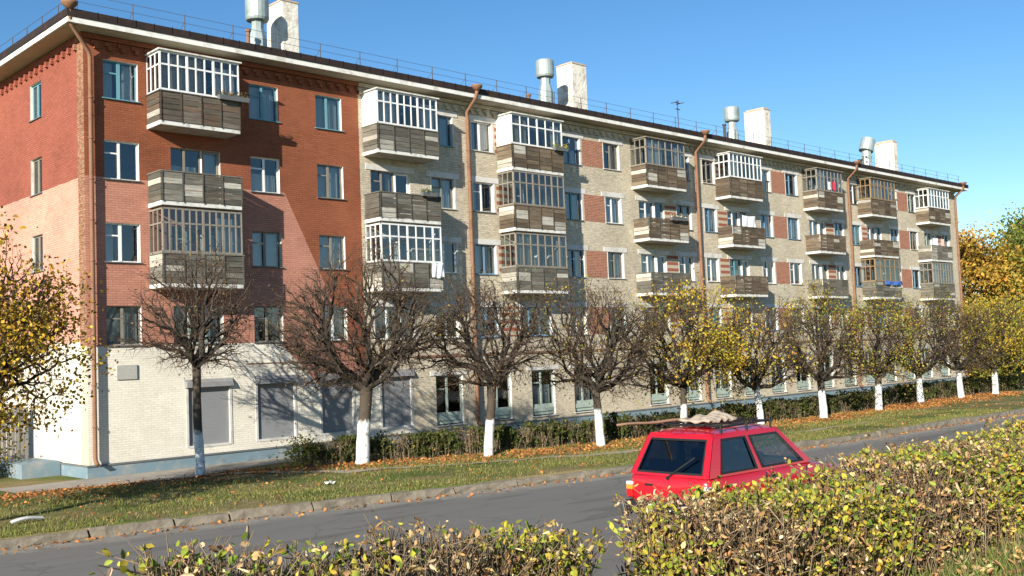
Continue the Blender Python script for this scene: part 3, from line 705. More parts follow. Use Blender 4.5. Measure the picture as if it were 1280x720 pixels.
GL = {(0, 'B1', 5): dict(glaz='white', nm=9, board=[(.12, .085, .06), (.11, .105, .09), (.085, .08, .068)]), (0, 'B1', 4): {}, (0, 'B1', 3): dict(glaz='wood', nm=12, tone=1.15),
      (0, 'B2', 5): dict(glaz='white', nm=9, side='panel', tone=.95), (0, 'B2', 4): dict(tone=.9), (0, 'B2', 3): dict(glaz='white', nm=7, tone=1.1),
      (1, 'B1', 5): dict(glaz='white', nm=6, side='panel', board=BR), (1, 'B1', 4): dict(glaz='wood', nm=8, board=BR), (1, 'B1', 3): dict(glaz='wood', nm=7, board=GREYS),
      (1, 'B2', 5): dict(glaz='wood', nm=6, board=BR), (1, 'B2', 4): dict(board=BR), (1, 'B2', 3): dict(),
      (2, 'B1', 5): dict(glaz='white', nm=8, board=BR, npale=0), (2, 'B1', 4): dict(board=BR), (2, 'B1', 3): dict(board=BR, npale=0),
      (2, 'B2', 5): dict(glaz='wood', nm=7, board=BR), (2, 'B2', 4): dict(board=BR), (2, 'B2', 3): dict(npale=0),
      (3, 'B1', 5): dict(glaz='ochre', nm=7, board=BR), (3, 'B1', 4): dict(board=BR), (3, 'B1', 3): dict(glaz='ochre', nm=5),
      (3, 'B2', 5): dict(glaz='white', nm=7, board=BR), (3, 'B2', 4): dict(tone=1.4), (3, 'B2', 3): dict(glaz='wood', nm=8)}
BI = {}
for key, kw in GL.items():
    s, k, row = key; BI[key] = (*BX(s, k), *balcony(*BX(s, k), row, **kw))

def flower_box(key, fx, L, label, pal, rng):
    x0, x1, sl_, zt, ztop, y = BI[key]; xc = x0+(x1-x0)*fx; t = thing('flower_box', label, 'flower box', (xc, y-.17, zt-.02))
    mb = MB(); mb.add([(-L/2+.03, -.07, 0), (L/2-.03, -.07, 0), (L/2-.03, .07, 0), (-L/2+.03, .07, 0), (-L/2, -.1, .16), (L/2, -.1, .16), (L/2, .1, .16), (-L/2, .1, .16)], [(0, 3, 2, 1), (0, 1, 5, 4), (1, 2, 6, 5), (2, 3, 7, 6), (3, 0, 4, 7)])
    mb.quad((-L/2+.01, -.09, .13), (L/2-.01, -.09, .13), (L/2-.01, .09, .13), (-L/2+.01, .09, .13)); mb.build('trough', 'ledge', t)
    n = int(220*L); P = np.c_[rng.uniform(-L/2, L/2, n), rng.normal(0, .06, n), .15+np.abs(rng.normal(0, .09, n))]
    leaves_mesh('plant', P, rng.uniform(.04, .08, n), pick(rng, n, pal), rng, ('leaf',), t)
rng = np.random.default_rng(5)
flower_box((0, 'B1', 5), .9, 1.2, 'brown trough of withered flowers on the top left white glazed balcony', [(.16, .11, .05, 3), (.10, .12, .04, 2), (.25, .15, .08, 1)], rng)
flower_box((0, 'B2', 4), .78, .8, 'green plant box on the open balcony just left of the second downpipe', [(.06, .12, .03, 3), (.12, .14, .05, 2)], rng)
flower_box((1, 'B1', 5), .92, .9, 'trough of yellow flowers on the white glazed balcony below the second chimney', [(.65, .5, .05, 3), (.08, .13, .03, 3)], rng)
flower_box((1, 'B2', 4), .7, 1.3, 'box of pink and white flowers on the open balcony below the roof antenna', [(.6, .3, .25, 2), (.7, .68, .62, 2), (.1, .14, .05, 3)], rng)

def laundry(name, key, f0, f1, drop, label, mat, top=None, dy=-.02, cat='laundry'):
    x0, x1, sl_, zt, ztop, y = BI[key]; a, b = x0+(x1-x0)*f0, x0+(x1-x0)*f1; zz = top if top else zt+.6
    mb = MB(); n, m = 14, 6; V = []
    for j in range(m+1):
        for i in range(n+1):
            u = i/n; V.append((a+(b-a)*u, y+.1+dy+.03*math.sin(u*14+j*.4)+.02*math.sin(u*5), zz-drop*j/m-.05*math.sin(u*math.pi)))
    F = [(j*(n+1)+i, j*(n+1)+i+1, (j+1)*(n+1)+i+1, (j+1)*(n+1)+i) for j in range(m) for i in range(n)]
    mb.add(V, F); o = mb.build(name, mat, None, True); tag(o, label, cat)
    md = o.modifiers.new('thickness', 'SOLIDIFY'); md.thickness = .008
    return o
laundry('bed_sheet', (2, 'B1', 4), .36, .78, .75, 'white sheet hung to dry above an open balcony under the third chimney', 'cloth', BI[(2, 'B1', 4)][3]+.72)
laundry('red_cloth', (2, 'B2', 5), .62, .72, .55, 'small red garment drying inside a grey top floor balcony', 'cred', BI[(2, 'B2', 5)][3]+.75, -.15)
laundry('light_shirt', (2, 'B2', 5), .42, .5, .5, 'small pale garment drying beside the red one on a top floor balcony', 'cloth', BI[(2, 'B2', 5)][3]+.7, -.15)
laundry('white_laundry', (3, 'B2', 4), .15, .4, .7, 'white washing hung on the open balcony nearest the far end of the block', 'cloth')
laundry('pink_laundry', (3, 'B2', 4), .55, .7, .6, 'pale pink washing hung on the open balcony nearest the far end of the block', 'cpink')
laundry('blue_tarpaulin', (3, 'B1', 3), .3, 1.0, .28, 'bright blue tarpaulin strip draped over the rail of a wooden framed balcony', 'cblue', BI[(3, 'B1', 3)][3]+.1, -.25)
laundry('white_cloth', (0, 'B2', 3), .8, 1.0, .62, 'white cloth draped over the corner of a glazed balcony left of the second downpipe', 'cloth', BI[(0, 'B2', 3)][3]+.06, -.22)

# ------------------------------------------------------------------ trees
def twig_tree(base, h0, rt_, cc, cr, ntip, seed, sides=4, tip=.006, lean=(0, 0), extra=3):
    ntip = int(ntip*.85)
    """branches that fill an ellipsoid cc (rel. to base), cr; returns arrays of segments + twig points"""
    rg = np.random.default_rng(seed)
    d = unit(rg.normal(size=(ntip*2, 3))); rr_ = rg.uniform(.35, 1, (ntip*2, 1))**.5
    lump = 1+.19*np.sin(d[:, :1]*5+seed)+.17*np.sin(d[:, 2:]*6+d[:, 1:2]*4+seed*2)
    T = d*rr_*lump*np.array(cr)+np.array(cc)
    rad_ = np.hypot(T[:, 0], T[:, 1])/cr[0]; T = T[T[:, 2] > h0-.75*np.clip(rad_, 0, 1)+.45*rg.random(len(T))][:ntip]
    segs = []; pts = []
    def seg(p, q, r0, r1, n=2):
        L = np.linalg.norm(q-p); prev = p
        for i in range(1, n+1):
            f = i/n; x = p+(q-p)*f
            if i < n: x = x+rg.normal(size=3)*L*.07
            segs.append((prev, x, r0+(r1-r0)*(f-1/n), r0+(r1-r0)*f)); prev = x
    def grow(p, idx, depth, r):
        n = len(idx)
        if n == 1:
            q = T[idx[0]]; seg(p, q, min(r, tip*2.2), tip*.7, 3); pts.append(q)
            for _ in range(extra):
                f = rg.uniform(.35, .95); a = p+(q-p)*f; out = unit((q-p)[None])[0]
                b = a+(out*.6+rg.normal(size=3)*.55)*rg.uniform(.18, .42)
                segs.append((a, b, tip*.9, tip*.5)); pts.append(b)
            return
        k = 7 if depth == 0 else (3 if n > 10 else 2)
        k = min(k, n); X = T[idx]; dirs = unit(X-p)
        cs = dirs[rg.choice(n, k, replace=False)]
        for _ in range(3):
            lab = np.argmax(dirs@cs.T, 1)
            cs = np.array([unit(dirs[lab == j].mean(0)[None])[0] if (lab == j).any() else cs[j] for j in range(k)])
        for j in range(k):
            sub = idx[lab == j]
            if not len(sub): continue
            if len(sub) == 1: grow(p, sub, depth+1, r); continue
            m = T[sub].mean(0); f = .36 if depth == 0 else .42
            q = p+(m-p)*f+rg.normal(size=3)*np.linalg.norm(m-p)*.06
            if depth == 0: q[2] -= .05*np.linalg.norm(m-p)
            rn = min(r*.8, tip*1.75*len(sub)**.47); seg(p, q, max(rn*1.15, tip), rn, 2); grow(q, sub, depth+1, rn)
    f0 = np.array([lean[0], lean[1], h0]); grow(f0, np.arange(len(T)), 0, rt_*.8)
    return segs, np.array(pts), T, rg

YEL = [(.52, .36, .03, 4), (.42, .34, .04, 3), (.25, .26, .04, 2), (.40, .20, .03, 2), (.60, .46, .08, 1)]
MIXL = [(.30, .27, .04, 3), (.42, .33, .04, 3), (.16, .19, .03, 3), (.30, .15, .04, 2)]
BRN = [(.13, .085, .04, 3), (.20, .13, .05, 2), (.09, .06, .03, 2)]
def street_tree(x, y, H, cr, h0, rt_, ntip, seed, label, nleaf=0, pal=YEL, leafsz=.09, leafbias=None, brown=0, group='clipped linden trees along the verge', fill=False):
    t = thing('linden_tree', label, 'tree', (x, y, float(gz(x, y))-.03), 0, group)
    cz = h0+.62*(H-h0)-.12*cr; crz = (H-h0)*.5+.25
    cc = (0, 0, H-crz); lean = (random.Random(seed*7+1).uniform(-.22, .22), random.Random(seed*5+3).uniform(-.22, .22))
    segs, pts, T, rg = twig_tree(None, h0, rt_, cc, (cr, cr, crz), ntip, seed, lean=lean)
    mb = MB(); n = 10; P = []; Rr = []
    for i in range(n+1):
        f = i/n; P.append((lean[0]*f+.025*math.sin(f*7+seed), lean[1]*f+.02*math.cos(f*5+seed), h0*1.03*f-.1*(1-f))); Rr.append(rt_*(1.0-.22*f+.35*max(0, .12-f)*4+(.18*max(0, f-.85)*6))*(1+.05*math.sin(f*23+seed)))
    mb.tube(P, Rr, 12); mb.build('trunk', 'bark', t, True)
    A = np.array([s_[0] for s_ in segs]); B = np.array([s_[1] for s_ in segs]); R0 = np.array([s_[2] for s_ in segs]); R1 = np.array([s_[3] for s_ in segs])
    col = np.where((R0 > .03)[:, None], np.array([[.048, .040, .033]]), np.array([[.078, .056, .042]]))*(1+.25*rg.normal(size=(len(A), 1)))
    big = R0 > .022
    V = segs_mesh('crown', A, B, R0, R1, 4, ('twig',), t, np.clip(col, .01, 1))
    if nleaf or brown:
        Q, Cc = [], []
        for cnt, pl, mode in ((nleaf, pal, 0), (brown, BRN, 1)):
            if not cnt: continue
            wts = np.ones(len(pts))
            if leafbias is not None and mode == 0:
                wts = np.clip(.35+((pts-np.array(cc))/np.array([cr, cr, crz]))@np.array(leafbias), .03, 3)**1.3
            nz = np.sin(pts[:, 0]*2.1+seed)+np.sin(pts[:, 1]*2.3)+np.sin(pts[:, 2]*2.7+seed); wts = wts*np.clip(nz+1.6, .15, 3)
            wts /= wts.sum(); q = pts[rg.choice(len(pts), cnt, p=wts)]+rg.normal(size=(cnt, 3))*(.16 if not fill else .22); Q.append(q); Cc.append(pick(rg, cnt, pl))
        Q = np.concatenate(Q); Cc = np.clip(np.concatenate(Cc), .01, 1); dr = rg.normal(size=(len(Q), 3)); dr[:, 2] -= .8
        leaves_mesh('foliage', Q, rg.uniform(.65, 1.25, len(Q))*leafsz, Cc, rg, ('leaf',), t, dr)
    return t
TR = [ # x y H cr h0 rt ntip seed
    (2.08, -3.59, 7.2, 2.15, 3.45, .155, 780, 1, 'bare dark linden before the first grey shutter, its whitewash flaking', 25, BRN, None, 500),
    (6.39, -6.27, 6.9, 3.2, 2.45, .235, 1850, 2, 'largest bare linden with a thick clean whitewashed trunk between the second and fourth shutters', 45, YEL, (.6, 0, .4), 900),
    (10.06, -8.36, 6.2, 2.3, 2.4, .17, 1150, 3, 'bare dark linden beside the second downpipe with mottled whitewash', 160, MIXL, (.2, 0, .6), 1000),
    (14.47, -9.55, 5.9, 2.1, 1.95, .165, 1150, 4, 'bare brownish linden with a tall clean white trunk foot, left of the red car', 600, MIXL, (-.2, 0, .4), 1000),
    (19.2, -9.6, 5.9, 2.45, 1.9, .15, 1000, 5, 'yellow leaved linden directly above the load on the red car', 6500, YEL, (.25, -.15, .0), 500),
    (24.75, -9.52, 5.4, 2.15, 1.6, .16, 1000, 6, 'dark twiggy linden behind the car front with yellow leaves on its left', 1800, YEL, (-.5, 0, -.1), 900),
    (28.76, -10.16, 5.5, 2.0, 1.7, .19, 900, 7, 'linden between the red car and the hedge gap, yellow leaves over its top', 2900, MIXL, (.1, 0, .4), 700),
    (34.2, -9.97, 5.3, 2.2, 1.6, .19, 850, 8, 'linden with patchy green yellow leaves at the hedge gap', 3400, MIXL, (0, -.2, .2), 500),
    (39.88, -9.44, 5.7, 2.3, 1.5, .19, 850, 9, 'dark linden at the left end of the farther clipped hedge', 1600, MIXL, (.2, 0, .4), 900),
    (44.29, -9.71, 5.4, 2.1, 1.6, .18, 750, 10, 'dark thin linden standing in front of the far end of the block', 1600, MIXL, (.3, 0, .2), 700),
    (47.51, -10.3, 5.8, 2.6, 1.6, .19, 700, 12, 'yellow and brown linden, the last of the row at the right edge', 5500, YEL, None, 500)]
for (x, y, H_, cr, h0, rt_, nt, sd, lb, nl, pal, bias, br) in TR:
    street_tree(x, y, H_, cr, h0, rt_, nt, sd, lb, nl, pal, .10 if x > 15 else .085, bias, br)
street_tree(-6.45, -9.0, 6.75, 2.5, 1.9, .16, 900, 21, 'golden leaved tree hiding the corner of the end wall at the left edge', 17000, [(.56, .35, .03, 5), (.46, .30, .03, 4), (.22, .17, .025, 2), (.34, .17, .03, 4), (.64, .46, .07, 2)], .105, None, 2000, None, True)

def clump_tree(name, x, y, H, cr, label, pal, seed, n=4500, ls=.42, hb=.25, trunk=.2, slim=1.0, group='autumn trees beyond the far end of the block', top=.6):
    rg = np.random.default_rng(seed); t = thing(name, label, 'tree', (x, y, 0), 0, group)
    mb = MB(); mb.tube([(0, 0, -.2), (.1, .05, H*.4), (0, .1, H*.8), (.05, 0, H*.97)], [trunk, trunk*.75, trunk*.35, trunk*.06], 8)
    k = 60; cl = unit(rg.normal(size=(k, 3))); fr = rg.uniform(0, 1, k)
    z = hb*H+(H*.97-hb*H)*fr; prof = np.sin(np.pi*np.clip(fr*.9+.1, 0, 1))**top
    R = cr*prof*rg.uniform(.35, 1, k)*slim; an = rg.uniform(0, 2*np.pi, k)
    cen = np.c_[R*np.cos(an), R*np.sin(an), z]
    for c in cen[::2]: mb.tube([(0, .05, max(hb*H*.8, c[2]-H*.16)), tuple(c*np.array([.5, .5, 1])-np.array([0, 0, H*.04])), tuple(c)], [trunk*.3, trunk*.18, .02], 4)
    mb.build('trunk', 'barkplain', t, True)
    ci = rg.integers(0, k, n); sp = cr*.25; P = cen[ci]+rg.normal(size=(n, 3))*sp*np.array([1, 1, .8])
    tint = (1+.25*rg.normal(size=(k, 1)))[ci]
    leaves_mesh('crown', P, rg.uniform(.6, 1.3, n)*ls, np.clip(pick(rg, n, pal)*tint, .01, 1), rg, ('leaf',), t)
ORG = [(.42, .24, .04, 3), (.36, .22, .04, 3), (.24, .19, .04, 2), (.45, .30, .06, 1)]
GRN = [(.12, .17, .035, 3), (.18, .21, .045, 3), (.09, .12, .03, 1), (.28, .25, .05, 2)]
YGR = [(.32, .30, .05, 3), (.18, .20, .04, 3), (.40, .30, .05, 2)]
clump_tree('larch_tree', 80, 4.2, 12.0, 3.5, 'golden orange larch right beside the far end of the block', ORG, 31, 13000, .32, .1, .25)
clump_tree('larch_tree', 84, 2.6, 11.4, 3.3, 'orange and olive larch in front of the green birch', ORG+YGR[:2], 32, 11000, .32, .1, .25)
clump_tree('birch_tree', 92, 3.6, 13.4, 3.4, 'bushy yellow green birch showing above the larches at the right edge', GRN, 33, 11000, .30, .12, .22)
clump_tree('birch_tree', 100, 6.2, 15.2, 4.3, 'taller green tree rising behind the birch and larches at the right edge', GRN, 34, 10000, .38, .15, .3)
clump_tree('maple_tree', 76, 1.5, 5.6, 2.4, 'low yellow green tree under the golden larch', YGR, 35, 6000, .28, .05, .13)
clump_tree('maple_tree', 78, -.8, 6.0, 2.5, 'low yellow green tree in front of the green birch at the right edge', YGR, 36, 6000, .28, .05, .13)
# far-off wood closing the street
rg = np.random.default_rng(77); n = 26000
ang = rg.uniform(0, 1, n); xw = 190+rg.normal(0, 10, n)+30*ang; yw = -110+ang*260
zz = np.abs(rg.uniform(0, 1, n))*(9+3*np.sin(yw*.15)+2*np.sin(yw*.43))
o = leaves_mesh('distant_wood', np.c_[xw, yw, zz], rg.uniform(.7, 1.6, n), np.clip(pick(rg, n, [(.10, .13, .035, 3), (.22, .18, .05, 2), (.32, .22, .05, 1), (.07, .09, .03, 2)]), .01, 1), rg, ('leaf',))
tag(o, 'far wood of green and orange trees behind the street', None, kind='stuff')

# ------------------------------------------------------------------ hedges
def clipped_hedge(name, label, pts, hw, z_h, dens_leaf, dens_stem, pal, seed, ls, tmpl='quad', dry=None, drydens=0, x_fine=None, stemcol=(.19, .14, .09), stem_r=.0035, group=None, lo=.35, topj=.05, rise=0.0):
    rg = np.random.default_rng(seed); p = np.array(pts, float); seg = np.linalg.norm(np.diff(p, axis=0), axis=1); L = seg.sum(); cs = np.r_[0, np.cumsum(seg)]
    t = thing(name, label, 'hedge', (p[0, 0], p[0, 1], float(gz(*p[0]))), 0, group)
    def at(s): return np.interp(s, cs, p[:, 0]), np.interp(s, cs, p[:, 1])
    def top(s): return z_h*(1+rise*(1-s/L))*(1+.05*np.sin(s*1.9+seed)+.05*np.sin(s*4.7+seed*2)+.03*np.sin(s*11))
    def samp(n, low, outer=True):
        s = rg.uniform(0, L, n); x, y = at(s); dy = rg.uniform(-1, 1, n)
        if outer: dy = np.sign(dy)*np.abs(dy)**.55
        f = low+(1-low)*rg.uniform(0, 1, n)**.75
        rnd_ = np.sqrt(np.clip(1-(np.clip(f-.72, 0, 1)/.34)**2, .05, 1)); endr = np.clip(np.minimum(s, L-s)/.22, .3, 1)
        return np.c_[x+rg.normal(0, .03, n), y+dy*hw*rnd_*endr, f*top(s)*(.93+.07*endr)+rg.normal(0, topj*.5, n)], s
    off = np.array([p[0, 0], p[0, 1], 0]); zb = lambda q: gz(q[:, 0], q[:, 1])
    ns = int(dens_stem*L); s = rg.uniform(0, L, ns); x, y = at(s); y = y+rg.uniform(-.8, .8, ns)*hw*np.clip(np.minimum(s, L-s)/.2, .3, 1)
    A = np.c_[x, y, zb(np.c_[x, y])-.03]; hh = top(s)*(1-.32*rg.random(ns)**1.6)*.97
    P0, P1, R0, R1, Cc = [], [], [], [], []
    for i in range(ns):
        a = A[i]; e = a+np.array([rg.normal(0, .10), rg.normal(0, .10), hh[i]]); m = a+(e-a)*.5+rg.normal(size=3)*.03
        c = np.array(stemcol)*(1+.3*rg.normal()); r = stem_r*rg.uniform(.8, 1.6)
        for (u, v, r0, r1) in ((a, m, r*1.5, r*1.1), (m, e, r*1.1, r*.7)): P0.append(u); P1.append(v); R0.append(r0); R1.append(r1); Cc.append(c)
        for _ in range(5):
            f = rg.uniform(.2, .98); b = (a+(m-a)*f*2) if f < .5 else (m+(e-m)*(f*2-1)); q = b+np.array([rg.normal(0, .09), rg.normal(0, .09), rg.uniform(.03, .20)])
            q[2] = min(q[2], a[2]+top(s[i])*rg.uniform(.98, 1.04))
            P0.append(b); P1.append(q); R0.append(r*.8); R1.append(r*.5); Cc.append(c*1.15)
    base = np.array([p[0, 0], p[0, 1], float(gz(*p[0]))])
    segs_mesh('stems', np.array(P0)-base, np.array(P1)-base, np.array(R0), np.array(R1), 3 if stem_r < .004 else 4, ('twig',), t, np.clip(np.array(Cc), .01, 1))
    A_, B_ = np.array(P0)-base, np.array(P1)-base
    for nm, dl, pl, mt, cu, sz in (('foliage', dens_leaf, pal, 'leaf', .4, ls), ('dry_foliage', drydens, dry, 'dry', 1.0, ls*.9)):
        if not dl: continue
        n = int(dl*L); k = rg.integers(0, len(A_), n); f = rg.uniform(0, 1, (n, 1)); q = A_[k]+(B_[k]-A_[k])*f+rg.normal(0, .012, (n, 3))
        rel = (q[:, 2]+base[2]-zb(q+base))/z_h
        sx = q[:, 0]+base[0]
        nz = np.sin(sx*2.6+seed)+np.sin(sx*6.1)+.8*np.sin(q[:, 2]*9+sx*3)
        keep = (rg.uniform(-1.2, 1.6, n) < (nz if nm == 'foliage' else -nz*.6+.6)) & (rel > lo*rg.uniform(.6, 1.3, n)); q = q[keep]; n = len(q)
        dr = unit(B_[k][keep]-A_[k][keep])*.7+rg.normal(size=(n, 3))*.8
        if nm != 'foliage': dr[:, 2] -= .5
        leaves_mesh(nm, q, np.clip(rg.lognormal(-.15, .36, n), .35, 1.35)*sz, np.clip(pick(rg, n, pl), .01, 1), rg, (mt,), t, dr, tmpl, rg.normal(0, cu, n) if tmpl != 'quad' else None)
    return t
HG = [(.06, .085, .02, 4), (.045, .06, .018, 3), (.11, .12, .03, 2), (.20, .19, .04, 1)]
HDRY = [(.26, .19, .10, 3), (.16, .10, .05, 2), (.34, .26, .15, 1)]
clipped_hedge('clipped_hedge', 'long clipped dark green hedge from the fourth shutter to mid facade', [(5.0, -4.9), (10.3, -7.2), (14.8, -8.35), (20, -8.8), (28, -9.2), (36.6, -9.0)], .42, .90, 5200, 70, HG, 41, .09, 'quad', HDRY, 260, stemcol=(.17, .13, .085), stem_r=.006, group='clipped hedges at the foot of the block', lo=.1)
clipped_hedge('clipped_hedge', 'farther clipped dark green hedge starting beyond the gap and running to the right edge', [(38.6, -8.3), (44, -8.6), (52, -9.2), (62, -9.6)], .45, .95, 3600, 50, HG, 42, .11, 'quad', HDRY, 120, stemcol=(.17, .13, .085), stem_r=.007, group='clipped hedges at the foot of the block', lo=.08)
rg = np.random.default_rng(43); n = 900
q = np.c_[4.95+rg.normal(0, .32, n), -4.95+rg.normal(0, .3, n), np.abs(rg.normal(.45, .25, n))]
t = thing('shrub', 'small yellow green shrub at the left end of the clipped hedge by the fourth shutter', 'shrub', (4.7, -5.0, 0))
leaves_mesh('foliage', q-np.array([4.7, -5, 0]), rg.uniform(.06, .11, n), pick(rg, n, [(.42, .36, .04, 3), (.2, .22, .04, 2), (.30, .17, .05, 1)]), rg, ('leaf',), t)
mb = MB()
for i in range(14): a_ = i*.9; mb.tube([(.25+.08*math.cos(a_), .05+.08*math.sin(a_), -.05), (.25+.3*math.cos(a_), .05+.3*math.sin(a_), .75)], [.012, .004], 4)
mb.build('stems', 'pole', t)

NG = [(.44, .39, .05, 4), (.29, .34, .05, 4), (.54, .42, .06, 3), (.15, .22, .04, 3), (.48, .29, .06, 1)]
ND = [(.58, .40, .19, 4), (.45, .26, .11, 3), (.66, .52, .30, 2), (.30, .18, .09, 1), (.17, .10, .05, 3)]
clipped_hedge('roadside_hedge', 'near sparse hedge of drying yellow leaves at the bottom left, left of the gap', [(-11.95, -30.75), (-11.2, -30.75), (-9.72, -30.75)], .33, .88, 10500, 420, NG, 51, .037, 'leaf', ND, 6500, group=None, rise=.09, lo=.2, topj=.1, stem_r=.0034)
clipped_hedge('roadside_hedge', 'near long hedge of yellow, green and dry brown leaves partly hiding the red car', [(-8.95, -30.78), (-7, -30.8), (-4, -30.8), (-2.2, -30.75)], .52, .85, 20000, 380, NG, 52, .038, 'leaf', ND, 8500, group=None, rise=-.05, lo=.05, topj=.1, stem_r=.0034)
clipped_hedge('roadside_hedge', 'end stretch of the near hedge with bright yellow leaves at the right edge', [(-2.1, -30.7), (2.5, -30.8)], .42, .86, 3600, 150, [(.58, .45, .05, 4), (.46, .40, .04, 3), (.2, .25, .04, 1)], 53, .066, 'leaf', ND, 1100, group=None, lo=.3, topj=.1, stem_r=.0034)

# ------------------------------------------------------------------ fallen leaves and grass
rg = np.random.default_rng(61)
def scatter_y(n):
    x = rg.uniform(-9, 50, n); k = np.array([[-9, -1.0], [-2, -3.4], [2.08, -4.3], [6.4, -6.6], [10, -8.6], [14.5, -9.8], [19, -10], [25, -10.2], [34, -10.2], [50, -10.4]])
    return x, np.interp(x, k[:, 0], k[:, 1])+rg.normal(0, .85, n)-np.where(x < 2, np.abs(rg.normal(0, 1.3, n)), 0)
x, y = scatter_y(15000); x2 = rg.uniform(-10, 40, 1300); y2 = yk(x2)+rg.uniform(.2, 8, 1300); x = np.r_[x, x2]; y = np.r_[y, y2]
ok = (y > yk(x)+.1) & (y < -.2); x, y = x[ok], y[ok]; n = len(x)
dr = rg.normal(size=(n, 3)); dr[:, 2] *= .25
xb = rg.uniform(-7.5, -.5, 2600); yb = rg.uniform(-32.2, -29.9, 2600)
x3 = rg.uniform(-10, 34, 900); y3 = yk(x3)-.19-np.abs(rg.exponential(.35, 900)); zl_ = np.r_[gz(x, y)+.02, road_z(x3, y3)+.02]; x, y = np.r_[x, x3], np.r_[y, y3]; n = len(x); dr = np.r_[dr, rg.normal(size=(900, 3))*np.array([1, 1, .2])]
o = leaves_mesh('fallen_leaves', np.c_[x, y, zl_], rg.uniform(.06, .12, n), np.clip(pick(rg, n, [(.42, .17, .05, 4), (.34, .14, .05, 3), (.50, .26, .08, 2), (.22, .11, .05, 2)]), .01, 1), rg, ('dry',), None, dr)
tag(o, 'orange brown fallen leaves under the row of lindens', None, kind='stuff')
n = len(xb); dr = rg.normal(size=(n, 3)); dr[:, 2] *= .4
o = leaves_mesh('leaf_litter', np.c_[xb, yb, gz(xb, yb)+.02], rg.uniform(.035, .07, n), np.clip(pick(rg, n, ND), .01, 1), rg, ('dry',), None, dr, 'leaf', rg.normal(0, .8, n))
tag(o, 'dry leaf litter in the grass under the near hedge', None, kind='stuff')
def grass(name, x, y, hmin, hmax, wd, pal, label):
    n = len(x); z = gz(x, y); h = rg.uniform(hmin, hmax, n); a = rg.uniform(0, 2*np.pi, n); lx, ly = rg.normal(0, .45, n)*h, rg.normal(0, .45, n)*h
    dx, dy = np.cos(a)*wd, np.sin(a)*wd
    V = np.stack([np.c_[x-dx, y-dy, z-.01], np.c_[x+dx, y+dy, z-.01], np.c_[x+lx, y+ly, z+h]], 1).reshape(-1, 3)
    o = np_mesh(name, V, np.arange(3*n).reshape(-1, 3), ('leaf',), None, np.repeat(np.clip(pick(rg, n, pal), .01, 1), 3, 0)); tag(o, label, None, kind='stuff')
n = 90000; x = rg.uniform(-9, 34, n); f = rg.uniform(0, 1, n); y = yk(x)-.03+f**1.3*7.5
kk = (np.sin(x*.8+y*.5)+np.sin(y*1.7-x*.3)+np.sin(x*2.1)*.6+rg.normal(0, .9, n) > -.4) & (y < -3.6); x, y = x[kk], y[kk]
grass('verge_grass', x, y, .03, .085, .012, [(.13, .165, .035, 4), (.21, .215, .055, 4), (.29, .25, .10, 2), (.36, .30, .15, 1)], 'short green and straw coloured grass of the verge')
n = 16000; x = rg.uniform(-8.5, 1, n); y = rg.uniform(-32.6, -29.6, n)
grass('bank_grass', x, y, .05, .17, .004, [(.14, .21, .04, 4), (.22, .25, .07, 3), (.38, .32, .16, 2)], 'tufty green grass on the near bank at the bottom right')

